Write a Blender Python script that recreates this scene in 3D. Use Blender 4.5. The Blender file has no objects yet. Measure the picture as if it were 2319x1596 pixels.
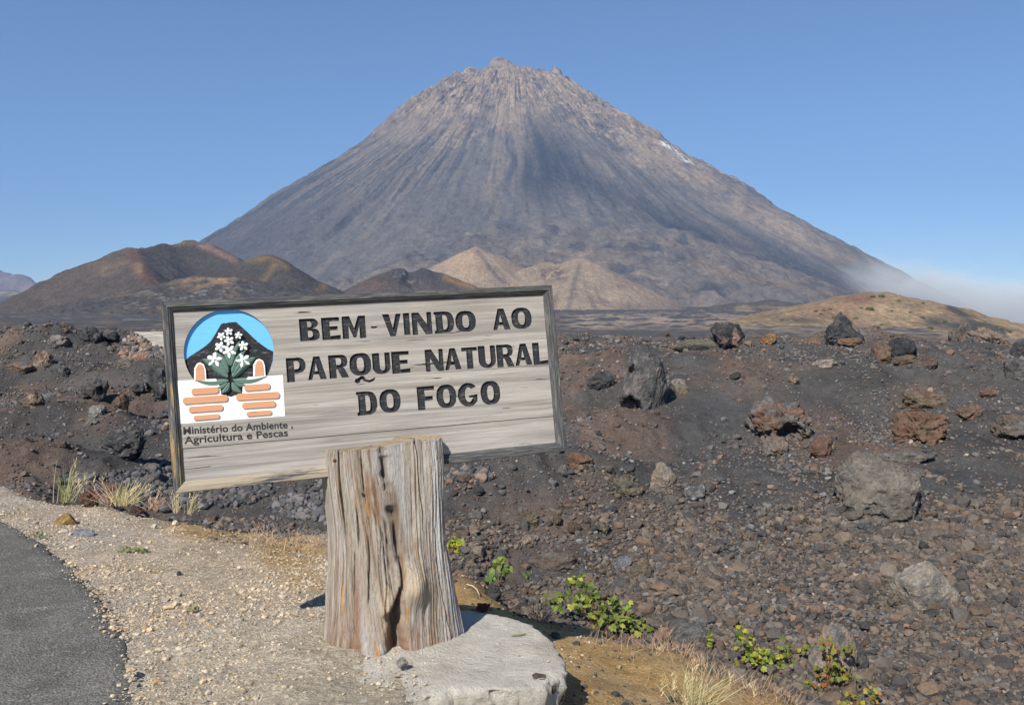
import bpy, bmesh, math, random
import numpy as np
from mathutils import Matrix, Vector

random.seed(7)
RNG = np.random.default_rng(11)
scene = bpy.context.scene
COL = scene.collection
R = math.radians

# ------------------------------------------------------------------ camera
F = 2080.0; CX = 1159.5; CY = 798.0; EYE = 1.58
PITCH = math.atan(58 / F)
cam_d = bpy.data.cameras.new('camera')
cam = bpy.data.objects.new('camera', cam_d); COL.objects.link(cam)
cam.location = (0, 0, EYE)
cam.rotation_euler = (math.pi / 2 - PITCH, 0, 0)
cam_d.sensor_width = 36; cam_d.lens = 36 * F / 2319
cam_d.clip_start = 0.05; cam_d.clip_end = 40000
scene.camera = cam

# ------------------------------------------------------------------ sky, sun, exposure
SUN_EL = 41.0; SUN_AZ = 206.0            # azimuth clockwise from +Y (the way the camera looks)
w = bpy.data.worlds.new('World'); scene.world = w; w.use_nodes = True
nt = w.node_tree
sky = nt.nodes.new('ShaderNodeTexSky'); sky.sky_type = 'NISHITA'; sky.sun_disc = False
sky.sun_elevation = R(SUN_EL); sky.sun_rotation = R(SUN_AZ)
sky.altitude = 1700; sky.air_density = 1.0; sky.dust_density = 0.0; sky.ozone_density = 5.0
nt.links.new(sky.outputs[0], nt.nodes['Background'].inputs[0])
nt.nodes['Background'].inputs[1].default_value = 0.082
sd = bpy.data.lights.new('sun', 'SUN'); sd.energy = 4.0; sd.angle = R(0.53); sd.color = (1, 0.945, 0.86)
so = bpy.data.objects.new('sun', sd); COL.objects.link(so)
_a, _e = R(SUN_AZ), R(SUN_EL)
SUNV = Vector((math.sin(_a) * math.cos(_e), math.cos(_a) * math.cos(_e), math.sin(_e)))
so.rotation_euler = SUNV.to_track_quat('Z', 'Y').to_euler()
so.location = SUNV * 50
scene.view_settings.view_transform = 'Standard'
scene.view_settings.look = 'None'
scene.view_settings.exposure = 0.6
scene.view_settings.gamma = 1.0
scene.render.engine = 'CYCLES'
scene.cycles.volume_bounces = 0
scene.cycles.max_bounces = 6
scene.cycles.volume_step_rate = 1.0
scene.cycles.volume_max_steps = 128

# ------------------------------------------------------------------ numpy noise
def _hash(ix, iy, iz, seed):
    h = (ix.astype(np.uint32) * np.uint32(374761393) + iy.astype(np.uint32) * np.uint32(668265263)
         + iz.astype(np.uint32) * np.uint32(2147483647) + np.uint32((seed * 362437 + 12345) & 0xffffffff))
    h = (h ^ (h >> np.uint32(13))) * np.uint32(1274126177)
    h = (h ^ (h >> np.uint32(16))) * np.uint32(2246822519)
    h = h ^ (h >> np.uint32(13))
    return h.astype(np.float64) * (2.0 / 4294967295.0) - 1.0

def vn(x, y, z=None, seed=0):
    x = np.asarray(x, float); y = np.asarray(y, float)
    if z is None: z = np.zeros_like(x)
    xi = np.floor(x); yi = np.floor(y); zi = np.floor(z)
    fx, fy, fz = x - xi, y - yi, z - zi
    fx = fx * fx * fx * (fx * (fx * 6 - 15) + 10); fy = fy * fy * fy * (fy * (fy * 6 - 15) + 10); fz = fz * fz * fz * (fz * (fz * 6 - 15) + 10)
    xi = xi.astype(np.int64); yi = yi.astype(np.int64); zi = zi.astype(np.int64)
    c = lambda a, b, d: _hash(xi + a, yi + b, zi + d, seed)
    x00 = c(0,0,0) + (c(1,0,0) - c(0,0,0)) * fx
    x10 = c(0,1,0) + (c(1,1,0) - c(0,1,0)) * fx
    r0 = x00 + (x10 - x00) * fy
    if not np.any(fz): return r0
    x01 = c(0,0,1) + (c(1,0,1) - c(0,0,1)) * fx
    x11 = c(0,1,1) + (c(1,1,1) - c(0,1,1)) * fx
    r1 = x01 + (x11 - x01) * fy
    return r0 + (r1 - r0) * fz

def fbm(x, y, z=None, oct=4, seed=0, gain=0.5, lac=2.03):
    s = 0; a = 1; t = 0
    for o in range(oct):
        k = lac ** o
        s = s + a * vn(np.asarray(x) * k + 17.3 * o, np.asarray(y) * k - 9.1 * o, None if z is None else np.asarray(z) * k + 4.7 * o, seed + o)
        t += a; a *= gain
    return s / t

def ridged(x, y, z=None, oct=4, seed=0):
    s = 0; a = 1; t = 0
    for o in range(oct):
        k = 2.03 ** o
        n = 1 - np.abs(vn(np.asarray(x) * k + 3.3 * o, np.asarray(y) * k + 5.1 * o, None if z is None else np.asarray(z) * k, seed + o))
        s = s + a * n * n; t += a; a *= 0.5
    return s / t

def sstep(a, b, x):
    t = np.clip((x - a) / (b - a), 0, 1); return t * t * (3 - 2 * t)

def lerp(a, b, t): return a + (b - a) * t

def mixc(c, col, m):
    m = np.asarray(m)[:, None]; return c * (1 - m) + np.asarray(col)[None, :] * m

# ------------------------------------------------------------------ photo geometry helpers (rays through known pixels, met at real distances)
cp, sp_ = math.cos(PITCH), math.sin(PITCH)
def ray(u, v):
    X = (np.asarray(u, float) - CX) / F; Y = -(np.asarray(v, float) - CY) / F
    return X, cp + Y * sp_, Y * cp - sp_
def P(u, v, y):
    a, b, c = ray(u, v); k = y / b
    return np.array([a * k, y, EYE + c * k])
def zat(u, v, y):
    a, b, c = ray(u, v); return EYE + c * y / b
def proj(x, y, z):
    dz = z - EYE; Zc = y * cp - dz * sp_; Yc = y * sp_ + dz * cp
    return CX + F * x / Zc, CY - F * Yc / Zc

def poly_sd(u, v, pts):
    """signed distance (positive inside) to a polygon"""
    pts = np.asarray(pts, float); n = len(pts)
    d = np.full(u.shape, 1e18); inside = np.zeros(u.shape, bool)
    for i in range(n):
        a = pts[i]; b = pts[(i + 1) % n]; e = b - a
        wx = u - a[0]; wy = v - a[1]
        t = np.clip((wx * e[0] + wy * e[1]) / (e @ e), 0, 1)
        d = np.minimum(d, (wx - t * e[0]) ** 2 + (wy - t * e[1]) ** 2)
        c = (a[1] > v) != (b[1] > v)
        xx = a[0] + (v - a[1]) * e[0] / (e[1] if abs(e[1]) > 1e-9 else 1e-9)
        inside ^= c & (u < xx)
    d = np.sqrt(d); return np.where(inside, d, -d)

# ------------------------------------------------------------------ mesh helpers
def mesh_np(name, V, faces, cols=None, smooth=True, mats=(), mat_idx=None):
    V = np.asarray(V, np.float32); faces = np.asarray(faces, np.int32)
    me = bpy.data.meshes.new(name)
    n, k = faces.shape
    me.vertices.add(len(V)); me.vertices.foreach_set('co', V.ravel())
    me.loops.add(n * k); me.loops.foreach_set('vertex_index', faces.ravel())
    me.polygons.add(n); me.polygons.foreach_set('loop_start', np.arange(0, n * k, k, dtype=np.int32))
    me.polygons.foreach_set('use_smooth', np.full(n, smooth, bool))
    if mat_idx is not None: me.polygons.foreach_set('material_index', np.asarray(mat_idx, np.int32))
    for m in mats: me.materials.append(m)
    me.update(calc_edges=True); me.validate()
    if cols is not None:
        at = me.color_attributes.new('Col', 'FLOAT_COLOR', 'POINT')
        c4 = np.ones((len(V), 4), np.float32); c4[:, :3] = np.clip(cols, 0, 1)
        at.data.foreach_set('color', c4.ravel())
    return me

def grid_faces(nr, nc, wrap=False):
    i = np.arange(nr - 1)[:, None]; j = np.arange(nc if wrap else nc - 1)[None, :]
    j2 = (j + 1) % nc
    a = i * nc + j; b = i * nc + j2; c = (i + 1) * nc + j2; d = (i + 1) * nc + j
    return np.stack([a, b, c, d], -1).reshape(-1, 4)

def link(name, me, parent=None, loc=None):
    o = bpy.data.objects.new(name, me); COL.objects.link(o)
    if parent is not None: o.parent = parent
    if loc is not None: o.location = loc
    return o
def tag(o, label=None, cat=None, group=None, kind=None):
    if label: o['label'] = label
    if cat: o['category'] = cat
    if group: o['group'] = group
    if kind: o['kind'] = kind
    return o
def empty(name, loc):
    o = bpy.data.objects.new(name, None); COL.objects.link(o); o.location = loc; o.empty_display_size = 0.1
    return o

# ------------------------------------------------------------------ materials
class NT:
    def __init__(s, name):
        s.m = bpy.data.materials.new(name); s.m.use_nodes = True; s.t = s.m.node_tree
        s.b = s.t.nodes['Principled BSDF']; s.out = s.t.nodes['Material Output']
        s.b.inputs['Roughness'].default_value = 0.9
        s.b.inputs['Specular IOR Level'].default_value = 0.15
        s.tc = None
    def n(s, t, **kw):
        x = s.t.nodes.new('ShaderNode' + t)
        for k, v in kw.items(): setattr(x, k, v)
        return x
    def l(s, a, b): s.t.links.new(a, b)
    def co(s, scale=(1, 1, 1), rot=(0, 0, 0)):
        if s.tc is None: s.tc = s.n('TexCoord')
        mp = s.n('Mapping'); mp.inputs['Scale'].default_value = scale; mp.inputs['Rotation'].default_value = rot
        s.l(s.tc.outputs['Object'], mp.inputs['Vector']); return mp.outputs[0]
    def noise(s, scale, detail=6, rough=0.6, vec=None, dist=0.0):
        x = s.n('TexNoise'); x.inputs['Scale'].default_value = scale; x.inputs['Detail'].default_value = detail
        x.inputs['Roughness'].default_value = rough; x.inputs['Distortion'].default_value = dist
        s.l(vec if vec is not None else s.co(), x.inputs['Vector']); return x.outputs['Fac']
    def vor(s, scale, vec=None, feature='F1', out='Distance'):
        x = s.n('TexVoronoi', feature=feature); x.inputs['Scale'].default_value = scale
        s.l(vec if vec is not None else s.co(), x.inputs['Vector']); return x.outputs[out]
    def ramp(s, fac, stops):
        x = s.n('ValToRGB'); e = x.color_ramp.elements
        while len(e) < len(stops): e.new(0.5)
        for el, (p, c) in zip(e, stops):
            el.position = p; el.color = (c, c, c, 1) if np.isscalar(c) else (*c, 1)
        s.l(fac, x.inputs[0]); return x.outputs[0]
    def mix(s, a, b, f, mode='MIX'):
        x = s.n('Mix', data_type='RGBA', blend_type=mode)
        for v, sock in ((a, x.inputs[6]), (b, x.inputs[7]), (f, x.inputs[0])):
            if isinstance(v, (int, float)): sock.default_value = v
            elif isinstance(v, (tuple, list)): sock.default_value = (*v, 1)
            else: s.l(v, sock)
        return x.outputs[2]
    def math(s, op, a, b=0.0, c=None):
        x = s.n('Math', operation=op)
        for v, sock in ((a, x.inputs[0]), (b, x.inputs[1])) + (((c, x.inputs[2]),) if c is not None else ()):
            if isinstance(v, (int, float)): sock.default_value = v
            else: s.l(v, sock)
        return x.outputs[0]
    def bump(s, h, strength=0.5, dist=0.01, normal=None):
        x = s.n('Bump'); x.inputs['Strength'].default_value = strength; x.inputs['Distance'].default_value = dist
        s.l(h, x.inputs['Height'])
        if normal is not None: s.l(normal, x.inputs['Normal'])
        return x.outputs[0]
    def attr(s):
        x = s.n('Attribute'); x.attribute_name = 'Col'; return x.outputs['Color']
    def base(s, c):
        if isinstance(c, (tuple, list)): s.b.inputs['Base Color'].default_value = (*c, 1)
        else: s.l(c, s.b.inputs['Base Color'])
    def normal(s, n): s.l(n, s.b.inputs['Normal'])

def vary(N, c, scales, amt):
    """brightness variation of a colour at several noise scales"""
    for sc_, a in zip(scales, amt):
        f = N.ramp(N.noise(sc_, 8, 0.65), [(0.3, 1 - a), (0.7, 1 + a * 0.8)])
        c = N.mix(c, f, 1.0, 'MULTIPLY')
    return c

def m_attr(name, scales, amt, bscale, bdist, bstr=0.8, vor=None):
    N = NT(name); N.base(vary(N, N.attr(), scales, amt))
    h = N.noise(bscale, 10, 0.7)
    if vor: h = N.math('ADD', h, N.math('MULTIPLY', N.vor(vor), 0.8))
    N.normal(N.bump(h, bstr, bdist)); return N.m

M_GROUND = m_attr('ground_soil', (0.6, 7, 30, 90), (0.20, 0.25, 0.35, 0.4), 30, 0.05, 1.0)
M_ROCK = m_attr('lava_rock', (3, 14, 60), (0.22, 0.28, 0.32), 13, 0.12, 0.9)
M_RUBBLE = m_attr('rubble_stone', (30,), (0.3,), 40, 0.02, 0.6)
M_FAR = m_attr('scree_slope', (0.012, 0.05, 0.15), (0.12, 0.22, 0.30), 0.07, 9.0, 0.8)
M_HILL = m_attr('cinder_slope', (0.02, 0.10, 0.4), (0.16, 0.25, 0.35), 0.25, 3.0, 0.8)
# a surface whose colour comes wholly from the mesh
def m_plain(name, scale=30, amt=0.2, bd=0.003, rough=0.9):
    N = NT(name); N.base(vary(N, N.attr(), (scale,), (amt,))); N.normal(N.bump(N.noise(scale * 2, 6), 0.5, bd)); N.b.inputs['Roughness'].default_value = rough
    return N.m
M_GRASS = m_plain('dry_grass_blade', 20, 0.2)
# leaves
N = NT('vine_leaf'); c = vary(N, N.attr(), (60,), (0.25,)); N.base(c); N.b.inputs['Roughness'].default_value = 0.55; N.b.inputs['Specular IOR Level'].default_value = 0.3
tr = N.n('BsdfTranslucent'); N.l(c, tr.inputs[0]); mx = N.n('MixShader'); mx.inputs[0].default_value = 0.3
N.l(N.b.outputs[0], mx.inputs[1]); N.l(tr.outputs[0], mx.inputs[2]); N.l(mx.outputs[0], N.out.inputs[0]); M_LEAF = N.m
# asphalt
N = NT('asphalt')
c = N.mix((0.135, 0.127, 0.112), (0.225, 0.212, 0.185), N.ramp(N.noise(0.9, 8, 0.7), [(0.35, 0.0), (0.65, 1.0)]))
c = N.mix(c, (0.105, 0.098, 0.086), N.ramp(N.noise(2.6, 6, 0.6), [(0.52, 0.0), (0.68, 0.7)]))
c = N.mix(c, (0.07, 0.068, 0.064), N.ramp(N.noise(70, 4, 0.7), [(0.40, 0.75), (0.56, 0.0)]))
c = N.mix(c, (0.30, 0.28, 0.25), N.ramp(N.vor(65, out='Color'), [(0.80, 0.0), (0.84, 0.5)]))
N.base(c); N.normal(N.bump(N.math('ADD', N.noise(110, 6, 0.7), N.vor(90)), 0.9, 0.006)); M_ASPHALT = N.m
# concrete
N = NT('concrete')
c = N.mix((0.71, 0.66, 0.565), (0.54, 0.495, 0.415), N.ramp(N.noise(6, 10, 0.7), [(0.36, 0.0), (0.66, 1.0)]))
c = N.mix(c, (0.36, 0.29, 0.20), N.ramp(N.noise(2.2, 6, 0.6, dist=1.0), [(0.55, 0.0), (0.72, 0.55)]))
c = N.mix(c, (0.32, 0.30, 0.28), N.ramp(N.noise(38, 5, 0.6), [(0.68, 0.0), (0.74, 0.6)]))
N.base(c); N.normal(N.bump(N.math('ADD', N.noise(22, 10, 0.75), N.math('MULTIPLY', N.noise(90, 6, 0.7), 0.5)), 1.0, 0.03)); M_CONC = N.m

# wood of the board: grain runs along local x
def m_board(name, seed, crack=True, tint=(1, 1, 1)):
    N = NT(name)
    off = N.co((1, 1, 1)); mp = N.n('Mapping'); mp.inputs['Location'].default_value = (seed, seed * 3.1, 0); N.l(off, mp.inputs[0]); v0 = mp.outputs[0]
    def st(sx, sy):
        q = N.n('Mapping'); q.inputs['Scale'].default_value = (sx, sy, sy); N.l(v0, q.inputs[0]); return q.outputs[0]
    gr = N.noise(1.0, 5, 0.6, st(0.9, 26), dist=1.2)
    gr2 = N.noise(1.0, 3, 0.5, st(0.5, 9), dist=2.0)
    gr = N.math('ADD', N.math('MULTIPLY', gr, 0.6), N.math('MULTIPLY', gr2, 0.4))
    t = lambda a: tuple(x * y for x, y in zip(a, tint))
    c = N.mix(t((0.245, 0.225, 0.20)), t((0.45, 0.415, 0.365)), N.ramp(gr, [(0.40, 0.0), (0.58, 1.0)]))
    c = N.mix(c, t((0.23, 0.205, 0.175)), N.ramp(N.noise(1.0, 8, 0.7, st(4, 190)), [(0.48, 0.0), (0.72, 0.75)]))
    c = N.mix(c, t((0.50, 0.41, 0.31)), N.ramp(N.noise(1.0, 5, 0.6, st(2.2, 9)), [(0.58, 0.0), (0.76, 0.4)]))
    c = N.mix(c, t((0.33, 0.32, 0.32)), N.ramp(N.noise(1.0, 5, 0.6, st(1.4, 4)), [(0.52, 0.0), (0.75, 0.5)]))
    ck = N.ramp(N.noise(1.0, 3, 0.5, st(3.4, 70), dist=0.6), [(0.705, 0.0), (0.722, 1.0)])
    c = N.mix(c, (0.05, 0.045, 0.04), ck)
    if seed == 0.0:
        sx_ = N.n('SeparateXYZ'); N.l(off, sx_.inputs[0])
        ln_ = N.math('ABSOLUTE', N.math('SUBTRACT', N.math('ADD', sx_.outputs['Y'], N.math('MULTIPLY', N.math('SUBTRACT', N.noise(3.0, 3, 0.5, st(1, 0.01)), 0.5), 0.02)), CRACK_Y))
        wd_ = N.math('MULTIPLY', N.math('SUBTRACT', sx_.outputs['X'], 0.85), 0.0026)
        lk = N.ramp(N.math('SUBTRACT', wd_, ln_), [(0.0, 0.0), (0.0004, 1.0)])
        ck = N.mix(ck, lk, 1.0, 'LIGHTEN'); c = N.mix(c, (0.03, 0.028, 0.025), ck)
    h = N.math('ADD', N.noise(1.0, 8, 0.7, st(5, 170)), N.math('MULTIPLY', ck, -1.6))
    h = N.math('ADD', h, N.math('MULTIPLY', gr, 1.5))
    N.base(c); N.normal(N.bump(h, 0.6, 0.004)); return N, c
CRACK_Y = -0.432
def finish_board(name, seed, tint=(1, 1, 1)):
    return m_board(name, seed, tint=tint)[0].m
M_BOARD1 = finish_board('weathered_grey_board', 0.0)
M_BOARD2 = finish_board('weathered_grey_plank', 5.3, (0.98, 0.98, 1.0))
# worn black paint on wood; wear = share of bare wood; axis of the grain along local x or y
def m_frame(name, wear, along, seed, bare=(0.46, 0.40, 0.30), slope=0.0):
    N = NT(name); mp = N.n('Mapping'); mp.inputs['Location'].default_value = (seed, seed * 1.7, seed * 0.3); N.l(N.co(), mp.inputs[0])
    def st(a, b):
        q = N.n('Mapping'); q.inputs['Scale'].default_value = (a, b, b) if along == 'x' else (b, a, b); N.l(mp.outputs[0], q.inputs[0]); return q.outputs[0]
    wood = N.mix(bare, tuple(x * 0.55 for x in bare), N.ramp(N.noise(1, 6, 0.7, st(6, 220)), [(0.4, 0.0), (0.65, 1.0)]))
    paint = N.mix((0.062, 0.063, 0.066), (0.20, 0.195, 0.185), N.ramp(N.noise(1, 7, 0.7, st(9, 130)), [(0.45, 0.0), (0.7, 1.0)]))
    f = N.math('ADD', N.math('MULTIPLY', N.noise(1, 8, 0.7, st(3, 70)), 0.65), N.math('MULTIPLY', N.noise(1, 4, 0.6, st(1.6, 8)), 0.35))
    if slope:
        sx_ = N.n('SeparateXYZ'); N.l(N.tc.outputs['Object'], sx_.inputs[0]); f = N.math('ADD', f, N.math('MULTIPLY', N.math('SUBTRACT', sx_.outputs['X'], 1.0), slope))
    k = 0.72 - 0.44 * wear
    f = N.ramp(f, [(k - 0.015, 0.0), (k + 0.02, 1.0)])
    N.base(N.mix(paint, wood, f)); N.b.inputs['Roughness'].default_value = 0.75
    N.normal(N.bump(N.noise(1, 8, 0.7, st(8, 200)), 0.6, 0.004)); return N.m
def m_paint(name, col, dirt=0.25, rough=0.75):
    N = NT(name)
    c = N.mix(col, tuple(x * 0.72 for x in col), N.ramp(N.noise(1, 8, 0.7, N.co((6, 60, 60))), [(0.45, 0.0), (0.75, dirt * 2)]))
    c = N.mix(c, (0.16, 0.14, 0.12), N.ramp(N.noise(1, 3, 0.5, N.co((4, 75, 75)), dist=0.6), [(0.70, 0.0), (0.715, 0.8)]))
    if max(col) < 0.05: c = N.mix(c, (0.22, 0.20, 0.175), N.ramp(N.noise(1, 5, 0.7, N.co((30, 95, 95))), [(0.56, 0.0), (0.68, 0.75)]))
    N.base(c); N.b.inputs['Roughness'].default_value = rough
    N.normal(N.bump(N.noise(1, 8, 0.7, N.co((10, 120, 120))), 0.5, 0.003)); return N.m
M_INK = m_paint('black_letter_paint', (0.032, 0.034, 0.038), 0.3)
M_SKYB = m_paint('sky_blue_paint', (0.16, 0.50, 0.92), 0.12)
M_BLACKP = m_paint('black_paint', (0.028, 0.029, 0.033), 0.3)
M_WHITE = m_paint('white_paint', (0.90, 0.90, 0.88), 0.10)
M_BRICK = m_paint('terracotta_paint', (0.62, 0.32, 0.18), 0.12)
M_GREEN = m_paint('grey_green_paint', (0.13, 0.21, 0.175), 0.25)
M_FLBLUE = m_paint('pale_blue_paint', (0.25, 0.5, 0.8), 0.1)
# trunk wood: colour from the mesh, long vertical fibres
N = NT('old_trunk_wood')
c = N.attr()
c = N.mix(c, N.ramp(N.noise(1, 8, 0.72, N.co((85, 85, 3.2)), dist=0.3), [(0.28, 0.62), (0.50, 1.05), (0.7, 1.3)]), 1.0, 'MULTIPLY')
c = N.mix(c, (0.04, 0.03, 0.025), N.ramp(N.noise(1, 3, 0.5, N.co((46, 46, 2.0)), dist=0.5), [(0.685, 0.0), (0.72, 0.85)]))
N.base(c)
N.normal(N.bump(N.math('ADD', N.noise(1, 9, 0.75, N.co((110, 110, 4))), N.math('MULTIPLY', N.noise(1, 6, 0.7, N.co((30, 30, 2))), 1.5)), 1.0, 0.012)); M_TRUNK = N.m
N = NT('rusty_iron'); N.base((0.10, 0.045, 0.025)); M_RUST = N.m
N = NT('grey_plank_roof')
c = N.mix((0.42, 0.39, 0.34), (0.20, 0.185, 0.165), N.ramp(N.noise(1, 6, 0.7, N.co((2, 14, 14))), [(0.42, 0.0), (0.6, 1.0)]))
N.base(c); N.normal(N.bump(N.noise(1, 6, 0.7, N.co((2, 16, 16))), 0.8, 0.05)); M_ROOF = N.m

# ------------------------------------------------------------------ terrain
FAR = [(800, 13), (1500, 29), (2800, 62)]
COLS = [
 (-2200, [(0.2,0),(9.5,0),(11,-.55),(14,-.7),(22,0),(45,1.35),(60,1.4),(150,2.2),(400,7.2)]),
 (0,    [(0.2,0),(9.3,0),(10.6,-.75),(13.9,-.8),(18,-.40),(22,-.08),(32,.62),(44,1.2),(60,1.25),(150,2.05),(400,6.6)]),
 (200,  [(0.2,0),(8.3,0),(9.2,-.7),(13.5,-1.2),(14.8,-1.02),(18,-.45),(22,-.10),(32,.60),(44,1.1),(60,1.15),(150,1.9),(400,6.2)]),
 (400,  [(0.2,0),(7.4,-.01),(8.2,-.18),(9.2,-.75),(13.2,-1.28),(14.6,-1.22),(15.6,-.80),(17,-.56),(22,-.11),(32,.62),(42,1.0),(60,1.05),(150,1.6),(400,5.2)]),
 (560,  [(0.2,0),(6.5,-.01),(8.1,-.22),(9.4,-.62),(13.2,-1.28),(14.6,-1.2),(15.6,-.85),(17,-.60),(22,-.14),(32,.60),(42,.95),(60,1.0),(150,1.2),(400,4)]),
 (730,  [(0.2,0),(5.7,0),(6.6,-.10),(9.0,-.48),(9.6,-.6),(12,-1.25),(14.0,-1.25),(15.5,-.95),(17,-.65),(22,-.17),(32,.60),(42,.9),(60,.9),(150,.9),(400,3)]),
 (900,  [(0.2,0),(5.2,0),(5.7,-.25),(7.6,-.5),(8.2,-.62),(10,-1.6),(12.4,-1.8),(15,-1.1),(17,-.65),(22,-.18),(32,.58),(42,.86),(60,.85),(150,.8),(400,2.4)]),
 (1040, [(0.2,0),(3.0,-.04),(3.6,-.2),(4.4,-.34),(5.1,-.43),(6.6,-.46),(7.8,-.5),(8.6,-.8),(10.5,-2.0),(12.6,-1.95),(15,-1.2),(16.5,-.82),(22,-.2),(32,.56),(42,.84),(60,.82),(150,.75),(400,2.1)]),
 (1285, [(0.2,0),(3.0,-.05),(3.8,-.20),(4.4,-.22),(5.2,-.36),(6.2,-.50),(6.75,-.56),(7.6,-1.1),(9.6,-2.2),(12,-2.05),(14,-1.65),(16,-1.0),(22,-.22),(32,.5),(42,.82),(60,.8),(150,.72),(400,2.0)]),
 (1500, [(0.2,0),(3.0,-.1),(4.0,-.28),(4.9,-.42),(6.0,-.58),(6.5,-.66),(7.3,-1.3),(9,-2.3),(11,-2.2),(13.2,-1.97),(15.4,-1.55),(16.6,-1.10),(18.6,-.86),(20.6,-.30),(22.6,.22),(25,.34),(32,.55),(42,.80),(60,.78),(150,.72),(400,2.0)]),
 (1750, [(0.2,0),(3.0,-.15),(4.0,-.5),(4.9,-.62),(5.7,-.72),(6.15,-.85),(7,-1.5),(8.4,-2.35),(10,-2.4),(12,-2.18),(14.6,-1.78),(15.8,-1.22),(18.0,-.98),(20.2,-.36),(22.4,.24),(25,.36),(32,.6),(43,.95),(60,.85),(150,.85),(400,2.4)]),
 (2000, [(0.2,0),(2.6,-.15),(3.6,-.55),(4.6,-.85),(5.2,-1.0),(5.8,-1.25),(7,-2.0),(8.5,-2.4),(9.7,-2.42),(12,-2.23),(14.6,-1.75),(16.0,-1.15),(18.0,-.95),(20.4,-.50),(22.8,.20),(26,.36),(33,.62),(44,.95),(60,.85),(150,.7),(400,1.5)]),
 (2319, [(0.2,0),(2.4,-.15),(3.4,-.7),(4.4,-1.2),(6,-2.0),(8,-2.4),(9.5,-2.3),(11.6,-2.1),(14,-1.52),(17,-.92),(20,-.42),(23,.05),(27,.2),(34,.38),(46,.52),(60,.4),(150,-.8),(400,-3)]),
 (4600, [(0.2,0),(2.4,-.2),(4.4,-1.2),(6,-2.0),(9.5,-2.2),(14,-1.4),(20,-.3),(24,.15),(34,.5),(46,.6),(60,.4),(150,-1),(400,-4)]),
]
LD = np.linspace(math.log(0.15), math.log(3000), 900)
TABU = np.array([c[0] for c in COLS], float)
TAB = []
for _, pts in COLS:
    pts = pts + (FAR if _ < 1900 else [(800, 2), (1500, -2), (2800, -12)] if _ < 2100 else [(800, -9), (1500, -24), (2800, -58)])
    z = np.interp(LD, np.log([p[0] for p in pts]), [p[1] for p in pts])
    k = np.hanning(13); k /= k.sum()
    TAB.append(np.convolve(np.pad(z, 6, mode='edge'), k, 'valid'))
TAB = np.array(TAB)
EDGE_U = np.array([-2200,0,200,400,560,730,900,1040,1285,1500,1750,2000,2319,4600.])
EDGE_D = np.array([9.5,9.3,8.3,7.6,7.9,9.0,7.8,7.9,6.9,6.5,6.15,5.4,4.0,3.6])     # where the road bank ends
def bank_d(x, y): return np.interp(CX + F * x / np.maximum(y, 0.3), EDGE_U, EDGE_D)
BUMPS = []
def terr(x, y):
    x = np.asarray(x, float); y = np.asarray(y, float)
    yy = np.maximum(y, 0.2)
    u = CX + F * x / np.maximum(yy, 0.3); u = np.clip(u, TABU[0] + 1, TABU[-1] - 1)
    j = np.clip(np.searchsorted(TABU, u) - 1, 0, len(TABU) - 2)
    t = (u - TABU[j]) / (TABU[j + 1] - TABU[j]); t = t * t * (3 - 2 * t)
    ld = np.log(np.clip(yy, 0.16, 2990)); fi = (ld - LD[0]) / (LD[1] - LD[0]); i = np.clip(fi.astype(int), 0, len(LD) - 2); f = fi - i
    za = TAB[j, i] * (1 - f) + TAB[j, i + 1] * f
    zb = TAB[j + 1, i] * (1 - f) + TAB[j + 1, i + 1] * f
    z = za * (1 - t) + zb * t
    rel = yy - np.interp(u, EDGE_U, EDGE_D)
    lava = sstep(0.3, 3.0, rel)
    far = sstep(50, 110, yy)
    pt = sstep(-0.15, 0.35, fbm(x / 4.2, y / 3.2, oct=3, seed=9))
    n = 0.46 * fbm(x / 4.6, y / 3.0, oct=3, seed=3) + 0.10 * fbm(x / 0.9, y / 0.9, oct=4, seed=5)
    n = n + pt * (0.20 * (ridged(x / 1.1, y / 1.1, oct=5, seed=7) - 0.55) + 0.07 * fbm(x / 0.28, y / 0.28, oct=3, seed=8, gain=0.6))
    z = z + lava * n * (1 - far) * (0.6 + 0.4 * sstep(9, 14, yy)) * (1 + 0.35 * sstep(22, 40, yy))
    # rough lava field beyond the crest
    nf = 0.4 * ridged(x / 14, y / 14, oct=5, seed=21) + 0.35 * fbm(x / 5, y / 5, oct=4, seed=23)
    z = z + far * (nf - 0.3) * np.clip(yy / 160, 0.5, 5.0)
    if BUMPS:
        tex = 0.55 + 0.75 * ridged(x / 0.8, y / 0.8, oct=5, seed=37)
        for bx_, by_, rx_, ry_, h_ in BUMPS:
            q = ((x - bx_) / rx_) ** 2 + ((y - by_) / ry_) ** 2
            if np.ndim(q) == 0: z = z + h_ * math.exp(-min(float(q), 50.0)) * tex * lava
            else:
                k = q < 9
                if k.any(): z = z + np.where(k, h_ * np.exp(-np.minimum(q, 9)) * tex * lava, 0)
    bank = (1 - lava) * sstep(-2.6, -0.6, rel) * sstep(3.4, 4.2, yy)
    z = z + bank * 0.05 * fbm(x / 0.5, y / 0.5, oct=4, seed=31) + 0.012 * (1 - lava) * fbm(x / 0.25, y / 0.25, oct=3, seed=33)
    m = np.exp(-(((x + 1.25) / 0.55) ** 2 + ((yy - 4.25) / 0.75) ** 2) ** 2) + np.exp(-(((x + 0.75) / 0.5) ** 2 + ((yy - 3.6) / 0.42) ** 2) ** 2)
    z = z + 0.042 * np.clip(m, 0, 1) * (1 + 0.8 * fbm(x / 0.22, y / 0.22, oct=3, seed=35))
    return z
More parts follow.
